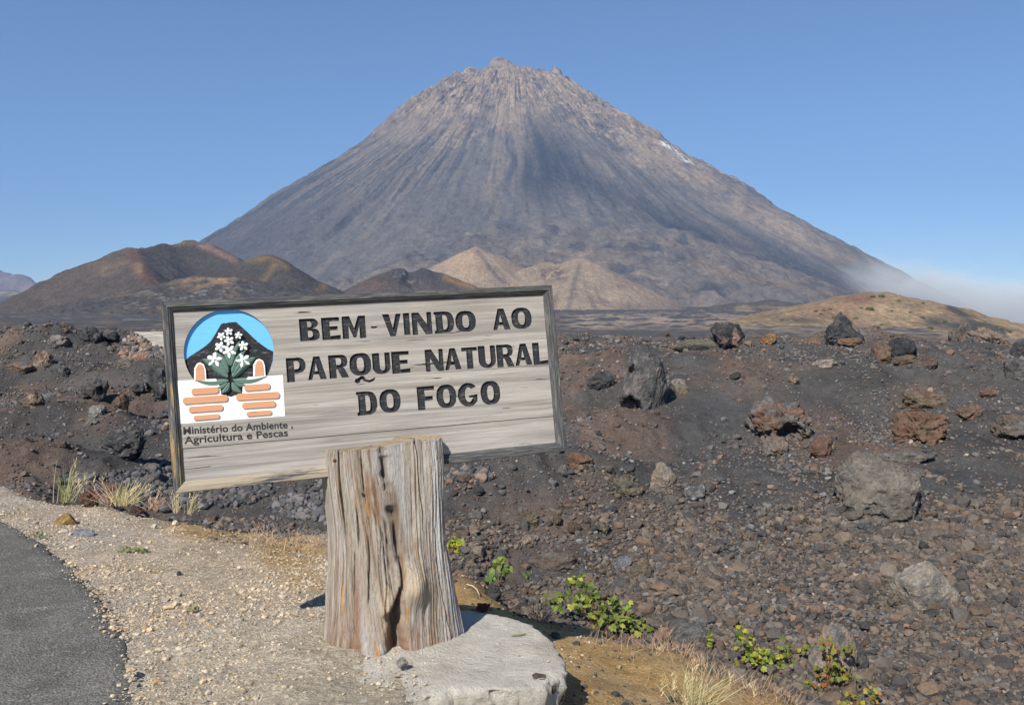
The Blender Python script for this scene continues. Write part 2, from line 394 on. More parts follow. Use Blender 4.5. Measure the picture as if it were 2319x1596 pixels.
def hit(u, v, dmin=3.0, dmax=120.0):
    """first point of the ground met by the ray through a pixel"""
    d = np.exp(np.linspace(math.log(dmin), math.log(dmax), 1500))
    a, b, c = ray(u, v); k = d / b
    zz = EYE + c * k - terr(a * k, d)
    idx = np.where(zz <= 0)[0]
    i = idx[0] if len(idx) else len(d) - 1
    return np.array([a * k[i], d[i], float(terr(a * k[i], d[i]))])

_b = []
for u_, v_, rx_, ry_, h_ in ((1390,835,2.2,1.6,.5),(1300,900,1.6,1.1,.45),(1240,985,1.5,.9,.35),(1490,1000,1.5,.8,.3),(1700,872,2.6,1.0,.35),(1980,862,2.4,1.1,.45),(2250,905,2.2,1.3,.6),(2280,1000,1.6,1.1,.5),(2080,1045,1.8,.9,.35),(1600,1128,1.6,.7,.32),(1330,1090,1.5,.7,.3),(1080,1080,1.4,.7,.3),(1190,805,3.0,1.6,.5),(1500,815,2.4,1.4,.4),(2120,835,2.2,1.3,.5),(1800,800,2.6,1.6,.35),(1060,1150,1.1,.7,.25),(40,1075,1.9,.9,.6),(120,965,1.4,.9,.35),(245,910,1.5,.9,.3),(60,855,2.0,1.2,.45),(330,862,1.6,1.0,.4),(180,802,2.4,1.3,.45),(690,1090,1.6,.8,.35),(20,800,3.0,1.6,.5)):
    q_ = hit(u_, v_, 9.6); _b.append((q_[0], q_[1] + ry_ * 0.5, rx_, ry_, h_))
BUMPS.extend(_b)

def ground_cols(x, y, z):
    u, v = proj(x, y, z)
    n1 = fbm(x / 2.2, y / 2.2, oct=4, seed=41); n2 = fbm(x / 0.7, y / 0.7, oct=4, seed=43); n3 = fbm(x / 7, y / 7, oct=3, seed=45)
    yy = np.maximum(y, 0.2); rel = yy - np.interp(np.clip(u, -2200, 4600), EDGE_U, EDGE_D)
    c = np.tile(np.array([0.078, 0.074, 0.071]), (len(x), 1))                       # ash
    c = mixc(c, (0.125, 0.092, 0.074), sstep(-0.05, 0.35, n1 + 0.3 * n3))           # brown
    c = mixc(c, (0.135, 0.098, 0.078), sstep(0.30, 0.6, fbm(x / 1.6, y / 1.6, oct=4, seed=47)) * 0.75)  # rust
    c = mixc(c, (0.052, 0.052, 0.054), sstep(0.1, 0.5, fbm(x / 3.0 + 9, y / 2.0, oct=3, seed=49)) * 0.8)
    # reddish slope under the left end and brown run in the middle
    def blob(uu, vv, ru, rv): return np.exp(-(((u - uu) / ru) ** 2 + ((v - vv) / rv) ** 2)) * sstep(0.5, 1.5, rel)
    c = mixc(c, (0.125, 0.09, 0.073), np.clip(blob(30, 1050, 110, 60) * 1.2, 0, 1))
    c = mixc(c, (0.125, 0.088, 0.07), 0.8 * blob(230, 930, 60, 70))
    c = mixc(c, (0.135, 0.10, 0.082), 0.9 * np.clip(blob(1230, 1180, 150, 60) + blob(1500, 1210, 110, 60), 0, 1))
    c = mixc(c, (0.115, 0.088, 0.075), 0.9 * blob(1150, 1290, 40, 90))
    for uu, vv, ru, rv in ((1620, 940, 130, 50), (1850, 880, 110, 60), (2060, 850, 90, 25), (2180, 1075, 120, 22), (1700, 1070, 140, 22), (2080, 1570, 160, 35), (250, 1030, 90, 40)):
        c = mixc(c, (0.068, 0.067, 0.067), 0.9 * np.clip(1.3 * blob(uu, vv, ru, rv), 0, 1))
    c *= (1 + 0.25 * n2)[:, None]
    # far plain beyond the crest: dark lava with pale rubble bands
    fr = sstep(48, 70, yy)
    nb = fbm(x / 40, y / 25, oct=4, seed=51); ns = fbm(x / (yy * 0.02), np.log(yy) * 26, oct=4, seed=53)
    cf = np.tile(np.array([0.070, 0.068, 0.070]), (len(x), 1))
    cf = mixc(cf, (0.13, 0.10, 0.08), sstep(0.0, 0.5, ns) * 0.8)
    pale = sstep(1230, 1330, u) * (1 - sstep(1680, 1800, u)) * sstep(705, 716, v + 14 * nb) * (1 - sstep(743, 752, v + 10 * ns))
    cf = mixc(cf, (0.26, 0.205, 0.16), np.clip(pale * sstep(-0.25, 0.2, ns), 0, 1))
    pale2 = sstep(1600, 1750, u) * sstep(730, 745, v + 12 * nb)
    cf = mixc(cf, (0.27, 0.21, 0.15), np.clip(pale2 * sstep(-0.3, 0.3, ns), 0, 1) * 0.8)
    cf = mixc(cf, (0.20, 0.21, 0.22), sstep(0.35, 0.6, fbm(x / (yy * 0.03), np.log(yy) * 18, oct=4, seed=55)) * (1 - sstep(400, 700, u)) * 0.6)
    c = c * (1 - fr)[:, None] + cf * fr[:, None]
    # road side: pale gravel, ochre soil on the bank
    sh = 1 - sstep(-0.15, 0.35, rel + 0.25 * n2)
    g = np.tile(np.array([0.40, 0.345, 0.275]), (len(x), 1))
    g = mixc(g, (0.33, 0.31, 0.29), sstep(0.0, 0.5, n1))
    g = mixc(g, (0.27, 0.22, 0.16), sstep(0.25, 0.55, n2) * 0.6)
    oc = np.zeros(len(x))
    for uu, vv, ru, rv, k in ((260, 1135, 110, 16, 0.9), (520, 1195, 160, 30, 1.0), (660, 1245, 90, 50, 1.0), (690, 1310, 60, 30, 0.7)):
        oc = np.maximum(oc, k * np.exp(-(((u - uu) / ru) ** 2 + ((v - vv) / rv) ** 2) ** 2))
    oc = np.maximum(oc, sstep(985, 1035, u) * sstep(4.2, 5.0, yy)); oc = np.maximum(oc, sstep(1180, 1275, u))
    ochre = np.tile(np.array([0.40, 0.275, 0.125]), (len(x), 1))
    ochre = mixc(ochre, (0.33, 0.215, 0.095), sstep(0.10, 0.5, fbm(x / 0.35, y / 0.35, oct=4, seed=57)))
    ochre = mixc(ochre, (0.10, 0.08, 0.065), np.clip(sstep(-0.75, -0.1, rel) * 0.75 + 0.9 * np.exp(-(((u - 640) / 120) ** 2 + ((v - 1200) / 40) ** 2)), 0, 1) * sstep(-0.35, 0.25, n2))
    oc = np.clip(oc * (1.0 + 0.6 * n2), 0, 1)
    g = g * (1 - oc)[:, None] + ochre * oc[:, None]
    dust = np.clip(np.exp(-(((x + 1.25) / 0.7) ** 2 + ((y - 4.25) / 0.9) ** 2) ** 2) + np.exp(-(((x + 0.75) / 0.6) ** 2 + ((y - 3.6) / 0.6) ** 2) ** 2), 0, 1) * (1 - sstep(930, 1010, u))
    g = mixc(g, (0.42, 0.385, 0.32), dust * 0.95)
    g = g * np.array([1.44, 1.35, 1.22])
    c = c * 1.16
    c = c * (1 - sh)[:, None] + g * sh[:, None]
    return c

tcol = np.linspace(-1.35, 1.35, 980)
drow = np.concatenate([np.linspace(-6, 2.9, 30)[:-1], np.linspace(2.9, 12, 330)[:-1], np.exp(np.linspace(math.log(12), math.log(55), 420))[:-1], np.exp(np.linspace(math.log(55), math.log(2900), 230))])
T, D = np.meshgrid(tcol, drow)
tw = np.sign(T) * (np.abs(T) * 0.72 + 0.28 * np.abs(T) ** 3 / 1.35 ** 2)
X = tw * (np.maximum(D, 0) + 7)
gx, gy = X.ravel(), D.ravel(); gz = terr(gx, gy)
gz = np.where(gy > 1200, gz - 0.0, gz)
link('ground', mesh_np('ground', np.stack([gx, gy, gz], 1), grid_faces(len(drow), len(tcol)), ground_cols(gx, gy, gz), True, [M_GROUND]))['kind'] = 'structure'

# ------------------------------------------------------------------ road
edge_px = [(0,1178),(30,1190),(55,1205),(85,1222),(110,1240),(138,1260),(160,1280),(185,1303),(205,1325),(225,1350),(240,1375),(256,1405),(270,1440),(281,1470),(290,1500),(300,1530),(310,1562),(322,1600)]
pl = []
for u_, v_ in edge_px:
    a, b, c_ = ray(u_, v_); k = (0.03 - EYE) / c_; pl.append((a * k, b * k))
pl = [(-16, 9.6), (-10, 9.05), (-6.5, 8.35)] + pl + [(pl[-1][0] + 0.06, 3.2), (pl[-1][0] + 0.12, 2.0), (pl[-1][0] + 0.2, -6)]
pl = np.array(pl); sl = np.concatenate([[0], np.cumsum(np.linalg.norm(np.diff(pl, axis=0), axis=1))])
ss = np.arange(0, sl[-1], 0.025); ex = np.interp(ss, sl, pl[:, 0]); ey = np.interp(ss, sl, pl[:, 1])
k = np.hanning(15); k /= k.sum(); exs = np.convolve(np.pad(ex, 7, mode='edge'), k, 'valid'); eys = np.convolve(np.pad(ey, 7, mode='edge'), k, 'valid')
jit = 0.04 * fbm(ss / 0.16, ss * 0, oct=4, seed=61); nx_, ny_ = np.gradient(eys), -np.gradient(exs); ln = np.hypot(nx_, ny_); exs += jit * nx_ / ln; eys += jit * ny_ / ln
M_ = len(ss); rows = []
offs = [0.0, 0.0, 0.02, 0.06]; 
inn = np.stack([nx_ / ln, ny_ / ln], 1)
sgn = 1 if (inn[M_ // 2] @ np.array([-1, -0.3])) > 0 else -1
V = []
for o_, z_ in ((-0.02, -0.03), (0.0, 0.012), (0.03, 0.028), (0.1, 0.034)):
    V.append(np.stack([exs + sgn * inn[:, 0] * o_, eys + sgn * inn[:, 1] * o_, z_ + 0.008 * fbm(ss / 0.05, ss * 0 + o_ * 30, oct=3, seed=63)], 1))
far_pt = np.stack([np.minimum(exs - 4, -6.0) * 0 + np.linspace(-18, -12, M_), np.linspace(9.0, -7, M_), np.full(M_, 0.036)], 1)
for t_ in (0.15, 0.4, 1.0): V.append(V[3] * (1 - t_) + far_pt * t_ + np.array([0, 0, 0.004 * t_]))
Vr = np.concatenate(V); link('road', mesh_np('road', Vr, grid_faces(len(V), M_), None, True, [M_ASPHALT]))['kind'] = 'structure'
ROAD_X, ROAD_Y = exs.copy(), eys.copy()
def on_road(x, y):
    o = np.argsort(ROAD_Y); return x < np.interp(y, ROAD_Y[o], ROAD_X[o]) + 0.01

# ------------------------------------------------------------------ hills: crests with slopes at the angle of repose
def hill(name, crests, slope, xr, yr, res, colfn, rough=(), mat=M_HILL, zmin=-50, soft=6.0, rfn=None, post=None):
    nx, ny = res
    xs = np.linspace(xr[0], xr[1], nx); ys = np.linspace(yr[0], yr[1], ny); Xg, Yg = np.meshgrid(xs, ys); x = Xg.ravel(); y = Yg.ravel()
    z = np.full(x.shape, -1e3)
    for line in crests:
        sl_ = slope
        if isinstance(line, tuple): line, sl_ = line
        pts = [P(u, v, d) for u, v, d in line]
        for a, b in zip(pts[:-1], pts[1:]) if len(pts) > 1 else [(pts[0], pts[0] + np.array([0.01, 0, 0]))]:
            e = b[:2] - a[:2]; t = np.clip(((x - a[0]) * e[0] + (y - a[1]) * e[1]) / (e @ e), 0, 1)
            dist = np.hypot(x - a[0] - t * e[0], y - a[1] - t * e[1])
            zz = a[2] + (b[2] - a[2]) * t - sl_ * (np.sqrt(dist ** 2 + soft ** 2) - soft)
            h = np.clip(0.5 + 0.5 * (zz - z) / (2 * soft), 0, 1)
            z = np.where(z < -900, zz, z * (1 - h) + zz * h + 2 * soft * h * (1 - h) * 0.5)
    u, v = proj(x, y, z)
    if rfn is not None: z = z + rfn(x, y, z, u, v)
    for (L, A, kind) in rough:
        z = z + A * ((ridged(x / L, y / L, oct=5, seed=int(L) + 71) - 0.5) if kind == 'r' else fbm(x / L, y / L, oct=5, seed=int(L) + 73))
    if post is not None: z = post(x, y, z)
    u, v = proj(x, y, z)
    c = colfn(x, y, z, u, v)
    o = link(name, mesh_np(name, np.stack([x, y, z], 1), grid_faces(ny, nx), c, True, [mat])); o['kind'] = 'structure'; return o
def gb(u, v, uu, vv, ru, rv): return np.exp(-(((u - uu) / ru) ** 2 + ((v - vv) / rv) ** 2))
def seg(u, v, pts, wd):
    d = np.full(u.shape, 1e9)
    for (a0, a1), (b0, b1) in zip(pts[:-1], pts[1:]):
        e0, e1 = b0 - a0, b1 - a1; t = np.clip(((u - a0) * e0 + (v - a1) * e1) / (e0 * e0 + e1 * e1), 0, 1)
        d = np.minimum(d, np.hypot(u - a0 - t * e0, v - a1 - t * e1))
    return np.exp(-(d / wd) ** 2)

def c_cone(x, y, z, u, v):
    n = fbm(x / 60, y / 60, oct=5, seed=81)
    c = np.tile(np.array([0.072, 0.064, 0.056]), (len(x), 1))
    left = 1 - sstep(285, 345, u + 0.35 * (v - 565))
    c = mixc(c, (0.098, 0.078, 0.062), left * (0.75 + 0.3 * n))
    c = mixc(c, (0.15, 0.115, 0.075), np.clip(gb(u, v, 255, 605, 50, 22) + 0.8 * gb(u, v, 300, 600, 22, 30), 0, 1) * sstep(-0.4, 0.4, n))
    c = mixc(c, (0.155, 0.082, 0.062), 0.7 * seg(u, v, [(296, 575), (305, 600), (340, 632), (375, 660)], 16))
    c = mixc(c, (0.30, 0.20, 0.10), 0.7 * gb(u, v, 315, 608, 10, 16))
    c = mixc(c, (0.19, 0.135, 0.08), 0.8 * seg(u, v, [(395, 553), (440, 547), (462, 552)], 7))
    c = mixc(c, (0.22, 0.14, 0.11), np.clip(1.2 * seg(u, v, [(455, 553), (485, 566), (530, 586)], 9), 0, 1))
    c = mixc(c, (0.20, 0.135, 0.06), 0.7 * np.clip(seg(u, v, [(560, 590), (605, 583), (650, 602)], 8) + seg(u, v, [(625, 595), (600, 632)], 7) + seg(u, v, [(745, 640), (715, 662)], 8), 0, 1))
    return c * (1 + 0.12 * n)[:, None]
hill('cinder_cone', [[(292, 562, 1000), (370, 556, 1080), (440, 547, 1120), (475, 556, 1110), (532, 588, 1060)], [(292, 562, 1000), (340, 645, 860)],
     [(555, 592, 1000), (603, 583, 960), (645, 600, 930)]], 0.56, (-760, 60), (620, 1500), (520, 420), c_cone, [(40, 4.0, 'f'), (14, 2.0, 'f'), (6, 0.7, 'f')], soft=9)

def c_red(x, y, z, u, v):
    n = fbm(x / 30, y / 30, oct=5, seed=83)
    c = np.tile(np.array([0.092, 0.076, 0.064]), (len(x), 1))
    c = mixc(c, (0.15, 0.08, 0.058), np.clip(gb(u, v, 850, 630, 45, 22), 0, 1) * sstep(-0.5, 0.4, n))
    c = mixc(c, (0.062, 0.058, 0.058), np.clip(gb(u, v, 940, 622, 55, 18) * 1.2, 0, 1))
    c = mixc(c, (0.25, 0.145, 0.065), 0.9 * seg(u, v, [(1010, 630), (1080, 655)], 8))
    c = mixc(c, (0.30, 0.25, 0.23), sstep(0.3, 0.5, fbm(x / 6, y / 6, oct=3, seed=85)) * gb(u, v, 920, 628, 30, 14) * 0.8)
    return c * (1 + 0.15 * n)[:, None]
def r_red(x, y, z, u, v):
    m = gb(u, v, 938, 628, 26, 22); return -14 * m * sstep(0.45, 0.8, ridged(x / 26, y / 120, oct=3, seed=87)) - 2.5 * m
hill('lava_cone', [[(872, 615, 1180), (905, 607, 1200), (950, 605, 1200), (1000, 622, 1200), (1060, 642, 1190)]], 0.5, (-330, 60), (950, 1420), (300, 260), c_red, [(30, 2.5, 'f'), (8, 1.0, 'r')], soft=5, rfn=r_red)

def c_tan(x, y, z, u, v):
    n = fbm(x / 45, y / 45, oct=5, seed=91)
    c = np.tile(np.array([0.30, 0.228, 0.162]), (len(x), 1))
    c = mixc(c, (0.41, 0.29, 0.185), 0.8 * gb(u, v, 1055, 600, 45, 30))
    c = mixc(c, (0.26, 0.15, 0.12), 0.7 * gb(u, v, 1080, 566, 20, 9))
    c = mixc(c, (0.13, 0.115, 0.10), 0.85 * np.clip(seg(u, v, [(1082, 570), (1100, 590), (1112, 612), (1140, 640)], 6), 0, 1))
    c = mixc(c, (0.11, 0.095, 0.085), 0.8 * np.clip(seg(u, v, [(1140, 600), (1160, 618), (1180, 640)], 7), 0, 1) * sstep(-0.3, 0.3, n))
    c = mixc(c, (0.145, 0.105, 0.082), np.clip(gb(u, v, 1252, 622, 42, 15) * 1.3, 0, 1) * sstep(-0.35, 0.25, fbm(x / 14, y / 14, oct=4, seed=93)))
    streak = fbm((u - 1300) / np.maximum(v - 560, 5) * 9, v / 90, oct=3, seed=95)
    c = mixc(c, (0.155, 0.125, 0.10), sstep(0.15, 0.5, streak) * sstep(620, 680, v) * 0.55)
    c = mixc(c, (0.13, 0.115, 0.10), 0.7 * seg(u, v, [(1312, 600), (1300, 640), (1290, 690)], 6))
    c = mixc(c, (0.085, 0.08, 0.08), sstep(0, 26, (u - 1395) - (690 - v) * -0.2) * sstep(670, 715, v) * 0.6)
    return c * (1 + 0.14 * n)[:, None]
def r_tan(x, y, z, u, v):
    m = gb(u, v, 1245, 612, 46, 16)
    return -16 * m * ridged(x / 22, y / 22, oct=4, seed=97) - 4 * seg(u, v, [(1140, 600), (1160, 618), (1180, 640)], 7) + 3 * sstep(0.3, 0.6, fbm(x / 10, y / 10, oct=3, seed=98)) * m
hill('tan_cone', [[(1060, 572, 1690), (1078, 560, 1700)], [(1078, 560, 1700), (1130, 585, 1720), (1195, 612, 1760), (1260, 650, 1720)]], 0.56, (-240, 260), (1380, 2050), (300, 300), c_tan, [(60, 4, 'f'), (24, 1.6, 'r'), (9, 1.4, 'r')], soft=11)
hill('tan_cone', [[(1196, 607, 1640), (1240, 597, 1640), (1285, 594, 1600), (1312, 588, 1570), (1335, 596, 1560)], [(1312, 588, 1570), (1296, 650, 1430)]], 0.54, (-150, 480), (1180, 1950), (420, 340), c_tan, [(60, 4, 'f'), (24, 1.6, 'r'), (9, 1.4, 'r')], soft=13, rfn=r_tan)

def c_mound(x, y, z, u, v):
    n = fbm(x / 16, y / 16, oct=5, seed=101); n2 = fbm(x / 5, y / 5, oct=4, seed=103)
    c = np.tile(np.array([0.078, 0.073, 0.070]), (len(x), 1))
    c = mixc(c, (0.125, 0.10, 0.08), sstep(0, 0.5, n))
    c = mixc(c, (0.30, 0.20, 0.12), np.clip(gb(u, v, 475, 640, 65, 13) * 1.4, 0, 1) * sstep(-0.45, 0.25, n))
    c = mixc(c, (0.22, 0.23, 0.24), sstep(0.25, 0.5, n2) * np.clip(gb(u, v, 400, 668, 130, 18) + gb(u, v, 520, 655, 60, 12), 0, 1) * 0.7)
    c = mixc(c, (0.26, 0.19, 0.15), sstep(0.1, 0.4, n) * gb(u, v, 310, 692, 50, 12) * 0.9)
    return c * (1 + 0.2 * n2)[:, None]
hill('lava_mound', [[(250, 703, 640), (330, 668, 660), (440, 630, 680), (520, 628, 690), (575, 640, 690), (640, 662, 690), (760, 672, 690)]], 0.26, (-420, 0), (380, 820), (420, 420), c_mound, [(22, 3.2, 'r'), (6, 1.6, 'r'), (2.5, 0.6, 'f')], soft=7)

def c_ochre(x, y, z, u, v):
    n = fbm(x / 14, y / 14, oct=5, seed=111); n2 = fbm(x / 4, y / 4, oct=4, seed=113)
    c = np.tile(np.array([0.33, 0.24, 0.145]), (len(x), 1))
    c = mixc(c, (0.25, 0.18, 0.12), sstep(-0.1, 0.4, n))
    c = mixc(c, (0.24, 0.135, 0.095), 0.9 * np.clip(gb(u, v, 1950, 676, 45, 14) + 0.8 * gb(u, v, 1870, 705, 60, 18), 0, 1))
    c = mixc(c, (0.085, 0.078, 0.07), np.clip(seg(u, v, [(2105, 728), (2150, 735), (2230, 748), (2290, 775)], 12) + seg(u, v, [(2150, 695), (2210, 730), (2270, 750)], 10) + 0.8 * gb(u, v, 1800, 725, 60, 9) + 0.7 * gb(u, v, 1730, 690, 60, 8), 0, 1) * sstep(-0.5, 0.1, n + 0.2))
    c = mixc(c, (0.09, 0.095, 0.05), sstep(0.35, 0.55, n2) * 0.5)
    return c * (1 + 0.15 * n2)[:, None]
hill('ochre_hill', [[(1640, 728, 330), (1740, 712, 370), (1850, 690, 420), (1900, 674, 440), (1962, 664, 450), (2010, 672, 450), (2100, 700, 445), (2200, 727, 440), (2319, 752, 430), (2480, 790, 400)]],
     0.30, (40, 420), (230, 640), (460, 360), c_ochre, [(40, 3.0, 'f'), (14, 1.2, 'r'), (5, 0.5, 'f')], soft=6)
hill('brown_hill', [[(1500, 722, 900), (1570, 700, 980), (1660, 690, 1000), (1740, 680, 1010), (1850, 690, 1000)]], 0.28, (40, 560), (640, 1300), (300, 260),
     lambda x, y, z, u, v: mixc(np.tile(np.array([0.10, 0.09, 0.08]), (len(x), 1)), (0.26, 0.20, 0.12), np.clip(sstep(0.05, 0.5, fbm(x / 22, y / 22, oct=5, seed=115)) * 0.9 + 0.0, 0, 1)), [(30, 4, 'r'), (9, 1.6, 'r')], soft=6)

# far caldera ridge and the pale hill before it
def c_far(x, y, z, u, v):
    n = fbm(x / 200, y / 200, oct=5, seed=121); return mixc(np.tile(np.array([0.17, 0.12, 0.11]), (len(x), 1)), (0.25, 0.18, 0.15), sstep(-0.2, 0.4, n))
hill('caldera_ridge', [[(-700, 520, 6800), (-300, 560, 6600), (-60, 600, 6400), (0, 615, 6300), (40, 624, 6200), (85, 645, 6100), (150, 662, 6000), (260, 700, 5900)]], 0.7, (-7600, -1500), (4800, 7500), (420, 240), c_far, [(300, 70, 'r'), (70, 14, 'f')], mat=M_FAR, soft=30)
def c_pale(x, y, z, u, v):
    n = fbm(x / 80, y / 80, oct=4, seed=123); c = np.tile(np.array([0.11, 0.105, 0.10]), (len(x), 1)); return mixc(c, (0.36, 0.31, 0.2), np.clip(1.2 * seg(u, v, [(-100, 667), (40, 664), (100, 672)], 5), 0, 1) * sstep(-0.6, 0.3, n))
hill('pale_hill', [[(-400, 650, 3300), (-80, 664, 3200), (30, 663, 3100), (80, 669, 3050), (130, 680, 3000)]], 0.35, (-3300, -900), (2300, 3900), (300, 200), c_pale, [(120, 10, 'f'), (30, 2, 'f')], mat=M_FAR, soft=20)

# ------------------------------------------------------------------ the volcano
VD = 4000.0; UC = 1160.0; VX = (UC - CX) / F * VD
SIL_L = [(1150,163),(1105,165),(1085,168),(1060,177),(1030,186),(1010,194),(960,222),(935,240),(905,258),(850,305),(800,350),(720,398),(600,465),(470,548),(350,620),(200,702),(0,800)]
SIL_R = [(1165,164),(1195,172),(1215,180),(1240,184),(1280,188),(1310,205),(1350,230),(1400,265),(1440,290),(1480,306),(1495,320),(1560,362),(1620,400),(1680,430),(1720,455),(1800,505),(1880,547),(1950,585),(2000,610),(2100,662),(2250,735),(2400,800)]
def prof(sil):
    o = []
    for u, v in sil:
        a = math.atan(abs(u - UC) / F); o.append((VD * math.sin(a), zat(UC, v, VD * math.cos(a) ** 2)))
    o.sort(); return np.array(o)
PL, PR = prof(SIL_L), prof(SIL_R)
ring = np.concatenate([np.linspace(0, 500, 170)[:-1], np.linspace(500, 2350, 330)])
nth = 1500
# angle 0 = right (+x), pi/2 = away, -pi/2 = towards the camera; denser on the near side
th = np.concatenate([np.linspace(-math.pi * 1.08, math.pi * 0.08, 1250), np.linspace(math.pi * 0.08, math.pi * 0.92, 252)[1:-1]])
RR, TH = np.meshgrid(ring, th, indexing='ij'); r = RR.ravel(); a = TH.ravel()
x = VX + r * np.cos(a); y = VD + r * np.sin(a)
wr = sstep(-0.95, 0.95, np.cos(a))
zl = np.interp(r, PL[:, 0], PL[:, 1], right=None); zr = np.interp(r, PR[:, 0], PR[:, 1])
base = zl * (1 - wr) + zr * wr
# front foot flares out
front = sstep(0.2, 0.95, -np.sin(a))
base = base + front * 55 * sstep(900, 1800, r)
hh = np.clip((base - 60) / 1050, 0, 1)                 # height 0..1
ang = a * 26
side = sstep(0.25, 0.9, np.abs(np.cos(a)))
g1 = ridged(ang / 2.1 + 0.9 * fbm(r / 420, a * 3, oct=3, seed=131), r / 700, oct=4, seed=133) - 0.55
g1 = g1 * (0.35 + 0.9 * sstep(-0.3, 0.4, fbm(a * 3.1, r / 800, oct=2, seed=132)))
g2 = fbm(ang * 1.7, r / 500, oct=4, seed=135)
lowz = sstep(0.05, 0.3, hh)
z = base + (34 * g1 + 8 * g2) * sstep(80, 450, r) * (0.25 + 0.75 * lowz) * (0.55 + 0.45 * (1 - np.exp(-((a + 1.35) / 0.3) ** 2)))
rk = sstep(0.52, 0.78, hh + 0.14 * fbm(x / 180, y / 180, oct=3, seed=137) + 0.16 * sstep(0.2, 0.9, np.cos(a)))
z = z + rk * sstep(60, 260, r) * 0.8 * (24 * (ridged(x / 120 + 0.5 * vn(x / 200, base / 200, seed=138), base / 75, oct=5, seed=139) - 0.5) + 20 * fbm(x / 34, y / 34, base / 30, oct=4, seed=141))
z = z + 5.0 * fbm(x / 20, y / 20, oct=4, seed=143)
# apron of old lava in front and its long arm to the right
ap = np.full(x.shape, -1e3)
for line, sl_ in (([(1000,610,2650),(1060,560,2760),(1130,480,2900),(1190,428,3010),(1240,432,3010),(1300,440,2960),(1390,462,2860),(1450,500,2760),(1560,580,2560),(1700,628,2440),(1800,650,2400),(1890,668,2380)], 0.42), ([(1190,428,3010),(1170,520,2780),(1140,590,2560)], 0.42), ([(1300,440,2960),(1330,520,2720),(1345,560,2580)], 0.42), ([(1450,500,2760),(1480,590,2480),(1500,640,2300)], 0.4)):
    pts = [P(*q) for q in line]
    for p0, p1 in zip(pts[:-1], pts[1:]):
        e = p1[:2] - p0[:2]; t = np.clip(((x - p0[0]) * e[0] + (y - p0[1]) * e[1]) / (e @ e), 0, 1)
        dist = np.hypot(x - p0[0] - t * e[0], y - p0[1] - t * e[1])
        ap = np.maximum(ap, p0[2] + (p1[2] - p0[2]) * t - sl_ * (np.sqrt(dist ** 2 + 900) - 30))
ap = ap + 30 * (ridged(x / 190, y / 190, oct=6, seed=145) - 0.5) + 12 * fbm(x / 35, y / 35, oct=4, seed=147)
kk = 14.0; hmx = np.clip(0.5 + 0.5 * (ap - z) / kk, 0, 1)
apm = sstep(-6, 14, ap - z)
z = z * (1 - hmx) + ap * hmx + kk * hmx * (1 - hmx) * 0.5
# crags on the summit line
for u_, v_, d_, hgt, wl, wr_, dy in ((1124, 140, 3960, 54, 34, 120, 60), (1258, 172, 3900, 34, 22, 34, 40), (1032, 180, 3880, 24, 14, 20, 40), (1062, 174, 3900, 14, 40, 30, 60), (1494, 314, 3700, 16, 40, 20, 50), (1195, 168, 3900, 14, 20, 40, 60)):
    q = P(u_, v_, d_); dx = x - q[0]; m = np.clip(1 - np.where(dx < 0, (np.abs(dx) / wl) ** 3, (np.abs(dx) / wr_) ** 1.5), 0, 1) * np.exp(-((y - d_) / dy) ** 4)
    z = z + m * hgt * (0.75 + 0.45 * ridged(x / 40, y / 40, oct=4, seed=149))
u, v = proj(x, y, z)
nfine = fbm(x / 26, base / 22, y / 26, oct=4, seed=151); nmid = fbm(x / 110, base / 90, oct=4, seed=153)
nfine = 0.5 * nfine + 0.75 * fbm(ang * 4.0 + 0.8 * nmid, r / 75, oct=5, seed=152, gain=0.6)
strk = fbm(ang * 1.5 + 1.2 * fbm(r / 300, a * 4, oct=3, seed=154), r / 520, oct=6, seed=155)
c = np.tile(np.array([0.138, 0.125, 0.115]), (len(x), 1))
c = mixc(c, (0.088, 0.088, 0.089), sstep(0.05, 0.5, strk + 0.2 * nmid) * 0.7)
c = mixc(c, (0.225, 0.185, 0.145), sstep(0.05, 0.6, -strk + 0.5 * nmid + 0.35 * (hh - 0.4)) * 0.6)
lines = fbm(ang * 4.2 + 0.8 * fbm(r / 200, a * 5, oct=2, seed=163), r / 800, oct=4, seed=165); lm = sstep(0.2, 0.4, hh) * (1 - sstep(0.55, 0.8, hh)) * sstep(-2.9, -2.6, a) * (1 - sstep(-2.05, -1.6, a))
c = mixc(c, (0.055, 0.056, 0.06), sstep(0.08, 0.35, lines) * lm * 0.8)
c = mixc(c, (0.27, 0.215, 0.16), sstep(0.08, 0.35, -lines) * lm * 0.75)
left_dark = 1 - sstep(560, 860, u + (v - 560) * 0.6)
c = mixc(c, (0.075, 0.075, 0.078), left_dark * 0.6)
tanm = np.clip(sstep(0.50, 0.82, hh + 0.14 * nmid) * (0.75 + 0.5 * nfine), 0, 1)
c = mixc(c, (0.31, 0.235, 0.165), tanm * 0.85)
c = mixc(c, (0.40, 0.295, 0.20), sstep(0.05, 0.4, nfine) * rk * 0.75)
c = mixc(c, (0.06, 0.055, 0.055), sstep(0.18, 0.45, -nfine - 0.2 * nmid) * rk * 0.85)
# right flank: warm brown lava above the grey
rf = sstep(-12, 20, poly_sd(u + 14 * nmid, v + 10 * nfine, [(1290,290),(1500,310),(1700,440),(2010,610),(1960,610),(1860,585),(1760,540),(1640,480),(1540,420),(1430,380),(1330,330)]))
c = mixc(c, (0.31, 0.24, 0.175), rf * 0.8 * sstep(-0.6, 0.1, nmid + 0.4 * nfine))
